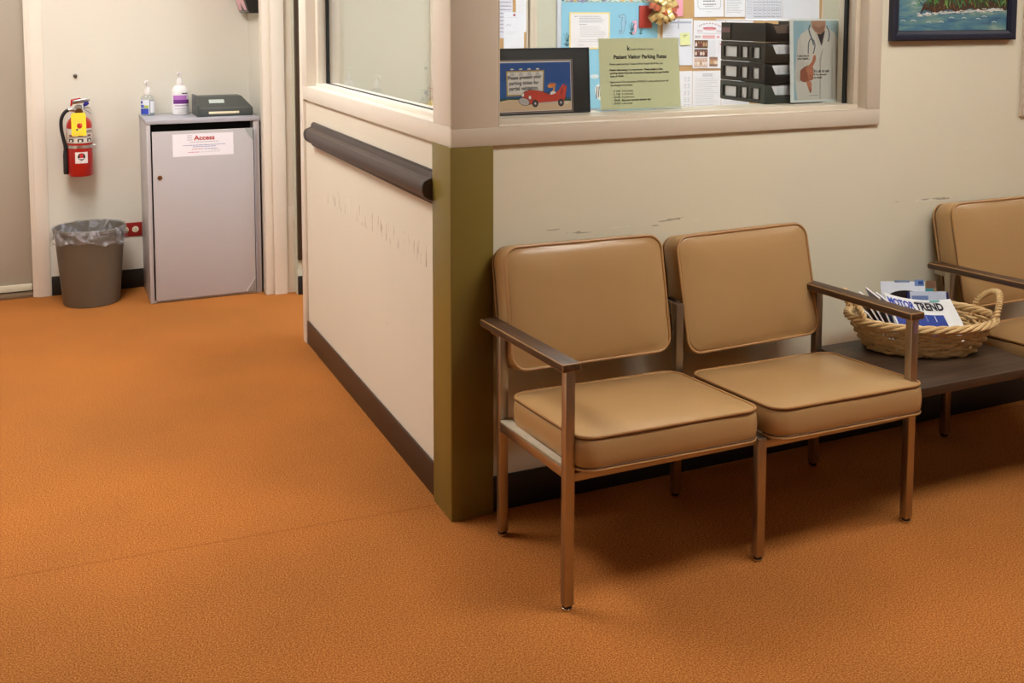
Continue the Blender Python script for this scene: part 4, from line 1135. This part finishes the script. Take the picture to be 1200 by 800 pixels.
# stacked letter trays
TG = 'stacked letter trays behind the window'
tx0, tx1, ty0, ty1 = 1.219, 1.475, .160, .415
pitch = .0715
cols = [('tray_grey_green', (54, 62, 58)), ('tray_black', (20, 20, 22)), ('tray_brown_black', (42, 38, 32)), ('tray_top_black', (12, 12, 14))]  # trays are all black; their differing reflections are put into these colours
labs = ['grey-green letter tray at the bottom of the stack behind the window', 'black letter tray second from the bottom of the stack behind the window', 'brown-black letter tray second from the top of the stack behind the window', 'solid black letter tray on top of the stack behind the window']
for i in range(4):
    z0 = CT+.0008+i*(pitch+.0004)
    t = thing('letter_tray', ((tx0+tx1)/2, (ty0+ty1)/2, z0), labs[i], 'tray', TG)
    m = mat(cols[i][0], cols[i][1], .32, 0, .04, 20)
    b = MB(); b.box((tx0, ty0, z0), (tx1, ty1, z0+.003), 0, .0008); b.box((tx0, ty1-.003, z0+.003), (tx1, ty1, z0+.058), 0, .0008)
    b.box((tx1-.003, ty0+.004, z0+.003), (tx1, ty1-.003, z0+pitch), 0, .0008)
    b.build('tray_body', m, t)
    b = MB(); x0, x1 = tx0-.004, tx0+.002      # side wall with its three windows
    ya, yb_ = ty0+.001, ty1
    D = yb_-ya
    if i < 3:
        b.box((x0, ya, z0+.0031), (x1, yb_, z0+.014), 0, .0008); b.box((x0, ya, z0+.053), (x1, yb_, z0+pitch-.001), 0, .0008)
        win = ((ya+D*.09, ya+D*.26), (ya+D*.36, ya+D*.52), (ya+D*.60, ya+D*.92))
        edges = [ya]+[v for p in win for v in p]+[yb_]
        for k in range(0, 8, 2): b.box((x0, edges[k], z0+.0141), (x1, edges[k+1], z0+.0529), 0, .0008)
        for p, q in win:
            for q0, q1, r0, r1 in ((p-.004, q+.004, .0115, .0150), (p-.004, q+.004, .0520, .0555), (p-.004, p+.002, .0150, .0520), (q-.002, q+.004, .0150, .0520)):
                b.box((x0-.003, q0, z0+r0), (x0, q1, z0+r1), 1, .0008)
    else:
        b.box((x0, ya, z0+.0031), (x1, yb_, z0+pitch-.006), 0, .0012)
        b.box((x0-.001, yb_-.055, z0+.030), (x0-.0002, yb_-.006, z0+.048), 2, .0002)
        b.box((x0-.002, yb_-.060, z0+.004), (x0, yb_-.058, z0+.062), 1, .0004)
    b.build('side_panel', [m, M_blk_pl, mat('muted_pink_label', (130, 96, 104), .5)], t)
    b = MB(); y0, y1 = ty0-.004, ty0+.001
    hh = .030
    b.prism([(tx0-.004, y0, z0), (tx0-.004, y0, z0+pitch-.004), (tx0+.026, y0, z0+pitch-.008), (tx0+.044, y0, z0+hh), (tx1, y0, z0+hh), (tx1, y0, z0)], (0, y1-y0, 0), 0, .001)
    b.build('low_front', m, t)
    if i < 3:
        b = MB(); b.box((tx0+.0025, ty0+.008, z0+.0032), (tx1-.01, ty1-.008, z0+.062), 0, .001)
        o = b.build('paper_stack', M_paper); tag(o, ['white paper stack in the grey-green bottom letter tray', 'white paper stack in the black letter tray second from bottom', 'white paper stack in the brown-black letter tray'][i], 'paper', 'paper stacks in the letter trays')
        a = Art()
        a.lines(tx0+.06, .052, tx1-.04, 4, .006, (150, 152, 160), .002, 1, .3)
        a.build('printing', lambda x, z, o_: (x, ty0+.0078-o_, z0+z), o)
    else:
        b = MB(); b.box((tx0+.006, ty0+.010, z0+.0032), (tx1-.01, ty1-.02, z0+.056), 0, .001); o = b.build('folder_stack', mat('brown_folder', (120, 100, 88), .7)); tag(o, 'brown folders lying in the black top letter tray', 'folder')
        zt = z0+pitch+.0006
        b = MB(); b.prism([(tx0-.012, ty0-.006, zt), (tx1-.05, ty0-.010, zt), (tx1-.03, ty1+.02, zt), (tx0-.02, ty1+.01, zt)], (0, 0, .004), 0)
        o = b.build('loose_sheets', M_paper); tag(o, 'loose white sheets lying across the top letter tray', 'paper')

# pinboards
YBd = YO-.014
b = MB(); b.box((2.352, YBd, .86), (3.58, YO-.0005, 1.95)); cbd = thing('bulletin_board', (2.95, YO, .86), 'cork bulletin board covered with papers on the office back wall', 'bulletin board', None)
b.build('cork_panel', M_cork, cbd, smooth=0)
b = MB()
for lo, hi in (((2.335, .843), (2.352, 1.967)), ((3.58, .843), (3.597, 1.967)), ((2.352, .843), (3.58, .86)), ((2.352, 1.95), (3.58, 1.967))): b.box((lo[0], YBd-.006, lo[1]), (hi[0], YO-.0005, hi[1]), 0, .001)
b.build('board_frame', M_trim, cbd)
cb2 = thing('bulletin_board', (1.17, YO, .9), 'narrow cork board with memos, left part of the office back wall', 'bulletin board', None)
b = MB(); b.box((.90, YBd, .9), (1.462, YO-.0005, 1.95)); b.build('cork_panel', M_cork, cb2, smooth=0)
b = MB()
for lo, hi in (((.886, .886), (.90, 1.964)), ((1.462, .886), (1.474, 1.964)), ((.90, .886), (1.462, .9)), ((.90, 1.95), (1.462, 1.964))): b.box((lo[0], YBd-.004, lo[1]), (hi[0], YO-.0005, hi[1]), 0, .001)
b.build('board_frame', M_trim, cb2)
b = MB(); b.box((1.482, YO-.03, 0), (1.500, YO-.0002, 2.2), 0, .002); b.box((1.500, YO-.018, 0), (1.530, YO-.0002, 2.2), 0, .002); struct(b.build('trim_5', M_trim))

PG = 'papers pinned on the office boards'
def sheet(name, label, x0, z0, x1, z1, draw, off=.0006, bg=(236, 238, 246), group=PG, cat='paper', rot=0., curl=.004):
    """a pinned sheet: real thickness, slightly lifted at its lower edge"""
    y = YBd-off; w = x1-x0; h = z1-z0
    c, q = math.cos(rot), math.sin(rot)
    def f(x, z, o):
        k = 1-z/h
        X = x0+x*c-(z-h)*q; Z = z1+x*q+(z-h)*c
        return (X, y-curl*k*k-o, Z)
    b = MB(); n = 6
    for i in range(n):
        a0, a1 = h*i/n, h*(i+1)/n
        b.poly([f(0, a0, .0006), f(w, a0, .0006), f(w, a1, .0006), f(0, a1, .0006)]); b.poly([f(0, a0, 0), f(0, a1, 0), f(w, a1, 0), f(w, a0, 0)])
        b.poly([f(0, a0, 0), f(0, a0, .0006), f(0, a1, .0006), f(0, a1, 0)]); b.poly([f(w, a0, .0006), f(w, a0, 0), f(w, a1, 0), f(w, a1, .0006)])
    o = b.build(name, flat(bg, .8), None, smooth=0, weld=True); tag(o, label, cat, group)
    if draw:
        a = Art(); draw(a, w, h); a.build('printing', lambda x, z, o_: f(x, z, .001+o_), o, .0003)
    return o
GR = (128, 130, 142)
def txt(n, dy=.011, top=.9, c=GR, x0=.1, x1=.92, hh=.0026, rag=.35): return lambda a, w, h: a.lines(w*x0, h*top, w*x1, n, dy, c, hh, 1, rag)
def both(*fs): return lambda a, w, h: [f(a, w, h) for f in fs]

# blue sea-life poster with notice
bo = sheet('sea_life_poster', 'light blue sea-life poster with seahorses on the office back wall', 1.687, .925, 2.337, 1.70, None, .0004, (142, 200, 226), None, 'poster', 0, .0005)
b = MB(); b.box((1.662, YO-.0115, .90), (2.334, YO-.0003, 1.72), 0, .001); tag(b.build('poster_backing', mat('backing_white', (206, 212, 222), .6)), 'white backing edge left of and below the blue sea-life poster', 'backing board')
def sea_art(a):
    x0, z0 = 1.687, .925
    a.rect(0, .622, .65, .70, (196, 218, 218), 1)
    rr = random.Random(5)
    for i in range(46):
        x = .01+i*.0137; c = rr.choice([(232, 200, 120), (96, 140, 120), (150, 130, 190), (238, 236, 224), (70, 120, 150), (226, 170, 130)])
        a.ell(x, .632+rr.uniform(-.004, .02), rr.uniform(.006, .016), rr.uniform(.004, .009), c, 2+i*.02, 12, rr.uniform(-1, 1))
    for i in range(16): a.stroke([(.02+i*.04, .622), (.035+i*.04, .630), (.05+i*.04, .624)], .004, (90, 130, 120), 4)
    a.rect(0, .695, .65, .775, (160, 208, 230), 1)
    def plant(x, z, s, c=(28, 76, 76)):
        for k in range(5):
            an = PI*(.2+.15*k); a.poly([(x, z), (x+s*math.cos(an)*.8-.004*s*20, z+s*math.sin(an)), (x+s*math.cos(an), z+s*math.sin(an)*1.1), (x+.004, z)], c, 4)
            a.stroke([(x, z-.5*s), (x+s*.5*math.cos(an), z-.5*s+s*.5*math.sin(an))], .004, c, 4)
    plant(.035, .395, .05); plant(.468, .455, .045); plant(.53, .448, .028, (60, 110, 120))
    def seahorse(x, z, s, c, line):
        body = [(-.10, .325, .022), (-.03, .335, .050), (.02, .335, .075), (.045, .29, .060), (.035, .24, .080), (.02, .18, .105), (.02, .11, .095), (.025, .05, .070), (.02, -.01, .050), (-.005, -.06, .038), (-.05, -.085, .030), (-.085, -.06, .024), (-.075, -.03, .020), (-.05, -.04, .016)]
        for grow, col, ly in ((.0034, line, 4), (0, c, 4.45)):
            for (x0, y0, w0), (x1, y1, w1) in zip(body, body[1:]):
                for k in range(4):
                    t = k/4; xx, yy, ww = x0+(x1-x0)*t, y0+(y1-y0)*t, w0+(w1-w0)*t
                    a.ell(x+xx*s, z+yy*s, ww*s*.5+grow, ww*s*.5+grow, col, ly, 12)
        a.ell(x+.015*s, z+.345*s, .010*s, .010*s, line, 5, 8); a.stroke([(x+.075*s, z+.22*s), (x+.115*s, z+.19*s), (x+.072*s, z+.13*s)], .003, line, 5)
    seahorse(.405, .463, .24, (158, 200, 224), (112, 130, 168)); seahorse(.49, .452, .17, (236, 190, 210), (190, 140, 168))
    # dolphin tail and striped fish lower down
    a.poly([(.30, .34), (.345, .365), (.385, .352), (.392, .32), (.372, .342), (.345, .35)], (66, 76, 120), 4)
    a.poly([(.255, .245), (.29, .285), (.34, .300), (.385, .285), (.40, .25), (.372, .20), (.39, .26), (.36, .275), (.32, .262)], (132, 140, 204), 4)
    a.poly([(.33, .190), (.36, .21), (.395, .20), (.40, .23), (.36, .24)], (120, 126, 196), 4.2)
    a.ell(.255, .095, .030, .050, (232, 232, 226), 4, 16, .3)
    for k in range(4): a.stroke([(.232+k*.013, .060+.006*k), (.238+k*.013, .130+.002*k)], .006, (48, 50, 56), 4.4)
    a.ell(.22, .19, .03, .014, (206, 222, 226), 3); a.ell(.30, .20, .03, .012, (216, 222, 216), 3)
a = Art(); sea_art(a); a.build('printing', lambda x, z, o: (1.687+x, YBd-.0014-o, .925+z), bo, .0003)
def nb(a, w, h):
    a.rect(.010, .010, w-.010, h-.010, (232, 230, 234), 1)
    a.lines(w*.12, h*.90, w*.20, 1, .01, (90, 90, 110), .004, 2, 0); a.lines(w*.24, h*.90, w*.86, 4, .011, (104, 112, 132), .0038, 2, .2); a.lines(w*.24, h*.68, w*.42, 1, .01, (96, 96, 116), .0035, 2, 0); a.lines(w*.26, h*.62, w*.92, 7, .0095, (150, 150, 160), .0026, 2, .3); a.lines(w*.22, h*.26, w*.92, 2, .0095, (150, 150, 160), .0026, 2, .2); a.lines(w*.22, h*.12, w*.34, 1, .01, (120, 120, 136), .003, 2, 0)
sheet('paper_notice', 'typed notice with yellow border pinned on the blue sea-life poster', 1.737, 1.275, 2.005, 1.490, nb, .0032, (240, 222, 160), curl=.0005)
# right board
sheet('paper_notice', 'pink sheet at the top edge, right of the gold bow', 2.395, 1.466, 2.512, 1.75, txt(5, .03, .6, (214, 120, 150), .3), bg=(246, 168, 190))
def tbl(a, w, h):
    a.rect(w*.08, h*.90, w*.95, h*.94, (170, 176, 198), 1); a.rect(w*.5, h*.78, w*.54, h*.97, (176, 182, 196), 1.5)
    for i in range(8): a.lines(w*.06, h*(.85-.05*i), w*.45, 1, .01, (176, 182, 198), .003, 1, .3)
sheet('paper_notice', 'pale blue table sheet with a yellow sticky note, left of the red flyer', 2.372, 1.168, 2.587, 1.452, tbl, bg=(226, 230, 242))
o = sheet('sticky_note', 'pale yellow sticky note on the pale blue table sheet', 2.492, 1.290, 2.562, 1.365, lambda a, w, h: (a.stroke([(w*.3, h*.72), (w*.5, h*.82), (w*.75, h*.78)], .004, (120, 130, 90), 1), a.stroke([(w*.35, h*.66), (w*.6, h*.70)], .003, (120, 130, 90), 1)), .0052, (226, 230, 170), None, 'note', .04, .006)
def fly(a, w, h):
    RD = (204, 90, 104)
    for i in range(9):
        an = PI*(.8-.6*i/8); a.rect(w*.5+w*.40*math.cos(an)-.005, h*.80+h*.14*math.sin(an)-.003, w*.5+w*.40*math.cos(an)+.006, h*.80+h*.14*math.sin(an)+.004, (190, 150, 160), 1)
    a.ell(w*.5, h*.84, w*.22, h*.022, RD, 1); a.ell(w*.5, h*.815, w*.20, h*.02, (230, 170, 180), 1.2)
    for x in (.2, .8): a.lines(w*(x-.08), h*.80, w*(x+.08), 2, .008, (170, 130, 140), .004, 1, 0)
    a.lines(w*.12, h*.735, w*.9, 1, .01, (170, 160, 168), .003, 1, 0)
    a.lines(w*.05, h*.68, w*.22, 2, .009, (90, 80, 84), .005, 1, 0); a.rect(w*.27, h*.625, w*.68, h*.695, (240, 200, 206), 1); a.lines(w*.30, h*.68, w*.66, 2, .010, RD, .004, 2, .1); a.ell(w*.78, h*.66, w*.05, h*.025, (232, 170, 180), 1); a.ell(w*.91, h*.66, w*.04, h*.025, (232, 170, 180), 1)
    rr = random.Random(9)
    for x0, z0, x1, z1, bgc in ((.04, .42, .46, .59, (96, 70, 52)), (.04, .24, .46, .40, (80, 52, 50)), (.04, .02, .46, .22, (214, 190, 176)), (.52, .04, .78, .24, (150, 116, 96))):
        a.rect(w*x0, h*z0, w*x1, h*z1, bgc, 1)
        for i in range(5):
            cx = w*(x0+(x1-x0)*(.12+.19*i)); cz = h*(z0+(z1-z0)*.45); a.ell(cx, cz, w*.035, h*.045, rr.choice([(228, 206, 190), (196, 160, 120), (120, 60, 56), (236, 226, 220)]), 2, 10); a.ell(cx, cz+h*.045, w*.022, h*.018, (190, 140, 112), 2.4, 8)
    a.lines(w*.50, h*.58, w*.74, 11, .0105, (176, 176, 190), .003, 1, .2); a.lines(w*.78, h*.58, w*.96, 8, .0105, (186, 180, 192), .003, 1, .3); a.rect(w*.84, h*.49, w*.95, h*.52, (214, 80, 90), 1.5)
sheet('paper_notice', 'flyer with red heading and small photos, left of the letter trays', 2.594, 1.148, 2.828, 1.442, fly, .0014, rot=-.02)
sheet('paper_notice', 'sheet with red marks mostly hidden behind the letter trays', 2.834, 1.17, 3.04, 1.445, lambda a, w, h: (a.rect(w*.02, h*.60, w*.5, h*.66, (200, 70, 70), 1), a.lines(w*.05, h*.5, w*.9, 8, .012, GR, .003, 1, .3)))
def hours(a, w, h):
    for w_ in (.0016,): a.stroke([(w*.12, h*.97), (w*.12, h*.24), (w*.18, h*.18), (w*.84, h*.18), (w*.90, h*.24), (w*.90, h*.97)], .0022, (110, 112, 124), 1)
    a.lines(w*.3, h*.44, w*.75, 3, .020, (70, 72, 84), .007, 2, .1); a.lines(w*.36, h*.245, w*.66, 1, .01, (130, 130, 140), .004, 2, 0); a.lines(w*.4, h*.12, w*.6, 1, .01, (170, 172, 180), .003, 2, 0)
sheet('paper_notice', 'white sheet with boxed dark lines above the red flyer', 2.592, 1.461, 2.808, 1.735, hours, rot=.012)
sheet('paper_notice', 'white lined sheet right of the boxed sheet at the top', 2.818, 1.462, 2.972, 1.735, txt(22, .0105, .92))
def cal(a, w, h):
    for i in range(7): a.lines(w*.03, h*(.12+.036*i), w*.20, 1, .01, (130, 132, 148), .003, 1, .3)
    for i in range(7): a.rect(w*.22, h*.05+i*h*.13, w*.97, h*.05+i*h*.13+.0016, (120, 122, 136), 1)
    for i in range(7): a.rect(w*.22+i*w*.12, h*.05, w*.22+i*w*.12+.0016, h*.98, (150, 152, 164), 1)
    for i in range(6):
        for j in range(18): a.lines(w*(.24+.12*i), h*(.07+.05*j), w*(.24+.12*i)+.024, 1, .01, (120, 122, 138), .0045, 1.5, .2)
sheet('paper_notice', 'large sheet with a calendar grid above the letter trays', 2.974, 1.443, 3.262, 1.80, cal, .0016, (222, 226, 240))
sheet('paper_notice', 'plain white sheet right of the calendar grid', 3.262, 1.446, 3.556, 1.80, None, .0012, (226, 230, 242), rot=.008)
sheet('paper_notice', 'sheet with small square marks below the sticky note', 2.380, .870, 2.589, 1.132, lambda a, w, h: [a.lines(w*.72+(k % 2)*w*.12, h*(.86-.16*(k//2)), w*.80+(k % 2)*w*.12, 3, .011, (150, 154, 170), .004, 1, 0) for k in range(10)])
sheet('paper_notice', 'typed white sheet below the red flyer', 2.592, .870, 2.803, 1.130, both(txt(2, .011, .93, (110, 112, 130), .35, .7, .004, .1), txt(17, .0125, .82, (160, 162, 176), .1, .92)))
sheet('paper_notice', 'typed white sheet beside the bottom of the letter trays', 2.806, .870, 3.02, 1.132, both(txt(20, .012, .9, (150, 152, 168), .08, .9)))
# left board memos
def slips(a, w, h):
    a.ell(w*.55, h*.90, .018, .008, (30, 28, 34), 2)
    for i in range(9): a.rect(w*.06, h*(.12+.075*i), w*.95, h*(.12+.075*i)+.004, (150, 152, 172), 1); a.lines(w*.1, h*(.15+.075*i), w*.9, 1, .01, (176, 178, 196), .004, 1, .4)
sheet('paper_notice', 'lined memo half hidden by the window post, upper left', 1.205, 1.345, 1.378, 1.62, slips, bg=(222, 224, 240), curl=.001)
sheet('paper_notice', 'narrow white memo at the right edge of the narrow cork board', 1.398, 1.378, 1.470, 1.66, txt(9, .012, .62, (186, 190, 206), .15, .8), .0018, curl=.0005)
def memo(a, w, h):
    a.rect(w*.46, h*.945, w*.57, h*.975, (176, 50, 76), 2); a.lines(w*.08, h*.93, w*.9, 1, .01, (190, 194, 210), .003, 1, .5)
    a.stroke([(w*.1, h*.80), (w*.2, h*.83), (w*.28, h*.80), (w*.36, h*.83)], .002, (140, 146, 176), 1); a.lines(w*.1, h*.72, w*.85, 2, .012, (190, 194, 210), .003, 1, .5)
    a.rect(w*.02, h*.62, w*.98, h*.622, (206, 210, 224), 1)
sheet('paper_notice', 'white memo with a small red pin mark above the framed car picture', 1.322, 1.10, 1.448, 1.490, memo, .0030, (232, 236, 248), curl=.003)

# red envelope and gold bow
b = MB(); b.box((2.203, YBd-.010, 1.398), (2.290, YBd-.0031, 1.53), 0, .001); en = b.build('envelope', mat('red_envelope', (176, 56, 46), .55)); tag(en, 'red envelope pinned behind the gold bow on the blue poster', 'envelope')
rb = thing('gift_bow', (2.335, YBd, 1.42), 'shiny gold and red ribbon bow at the top, above the rates sheet', 'bow')
gm = bpy.data.materials.new('gold_foil'); gm.use_nodes = True
N, L, bs = nodes_of(gm); bs.inputs['Metallic'].default_value = .45; bs.inputs['Roughness'].default_value = .28; bs.inputs['Base Color'].default_value = lin((240, 214, 150))+(1,)
rm = mat('red_foil', (204, 112, 84), .3, .4, .2, 20)
rr = random.Random(12)
def loop(i, z0, az, el, s, parent):
    b = MB(); Rr = []
    d = V((math.cos(az)*math.cos(el), -math.sin(el), math.sin(az)*math.cos(el))); sd = d.cross(V((0, -1, 0.01))).normalized(); nn_ = sd.cross(d)
    c0 = V((2.335, YBd-.050, 1.512))
    for k in range(13):
        t = 2*PI*k/12
        p = c0+d*(s*.5*(1-math.cos(t)))+nn_*(s*.26*math.sin(t)); wd = .018*(.5+.5*math.sin(t/2))
        Rr.append([p-sd*wd, p+sd*wd, p+sd*wd+nn_*.001, p-sd*wd+nn_*.001])
    b.rings(Rr, 0); return b.build('ribbon_loop', gm if i % 4 else rm, parent, smooth=60)
k = 0
for n_, el, s in ((9, .12, .105), (8, .55, .09), (6, 1.0, .07)):
    for j in range(n_):
        loop(k, 0, 2*PI*(j+.3*rr.random())/n_+el, el+rr.uniform(-.1, .1), s*rr.uniform(.9, 1.1), rb); k += 1
b = MB(); b.lathe([(.012, 0), (.014, .004), (.010, .05)], (0, 0, 0), 0, 14)
for v in b.bm.verts: v.co = V((2.335+v.co.x, YBd-.0002-v.co.z, 1.512+v.co.y))
b.build('bow_base', rm, rb)

# ------------------------------------------------------------------ world, camera, output look
w = bpy.data.worlds.new('world'); bpy.context.scene.world = w; w.use_nodes = True
w.node_tree.nodes['Background'].inputs[0].default_value = (.9, .88, .84, 1); w.node_tree.nodes['Background'].inputs[1].default_value = .05

f_, py_, yaw, pitch, roll, cx_, cy_ = 1238.9941, 118.7116, 0.4245, 0.0857, 0.0015, -1.0889, -2.8163
s, c = math.sin(yaw), math.cos(yaw)
r = V((c, -s, 0)); fw = V((s, c, 0)); up = V((0, 0, 1))
sp, cp = math.sin(pitch), math.cos(pitch)
fw2 = fw*cp-up*sp; up2 = up*cp+fw*sp
sr, cr_ = math.sin(roll), math.cos(roll)
r3 = r*cr_+up2*sr; up3 = up2*cr_-r*sr
cam = bpy.data.cameras.new('camera'); co = bpy.data.objects.new('camera', cam); C.objects.link(co)
co.matrix_world = Matrix(((r3.x, up3.x, -fw2.x, cx_), (r3.y, up3.y, -fw2.y, cy_), (r3.z, up3.z, -fw2.z, 1.5), (0, 0, 0, 1)))
cam.sensor_fit = 'HORIZONTAL'; cam.sensor_width = 36; cam.lens = f_/1200*36; cam.shift_x = 0; cam.shift_y = -(400-py_)/1200
cam.clip_start = .05
sc = bpy.context.scene; sc.camera = co
vs = sc.view_settings; vs.view_transform = 'Standard'; vs.look = 'None'; vs.gamma = 1; vs.use_curve_mapping = False; vs.exposure = .06
sc.cycles.max_bounces = 10; sc.cycles.transparent_max_bounces = 16; sc.cycles.glossy_bounces = 6
sc.cycles.caustics_reflective = False; sc.cycles.caustics_refractive = False
sc.cycles.sample_clamp_indirect = 6
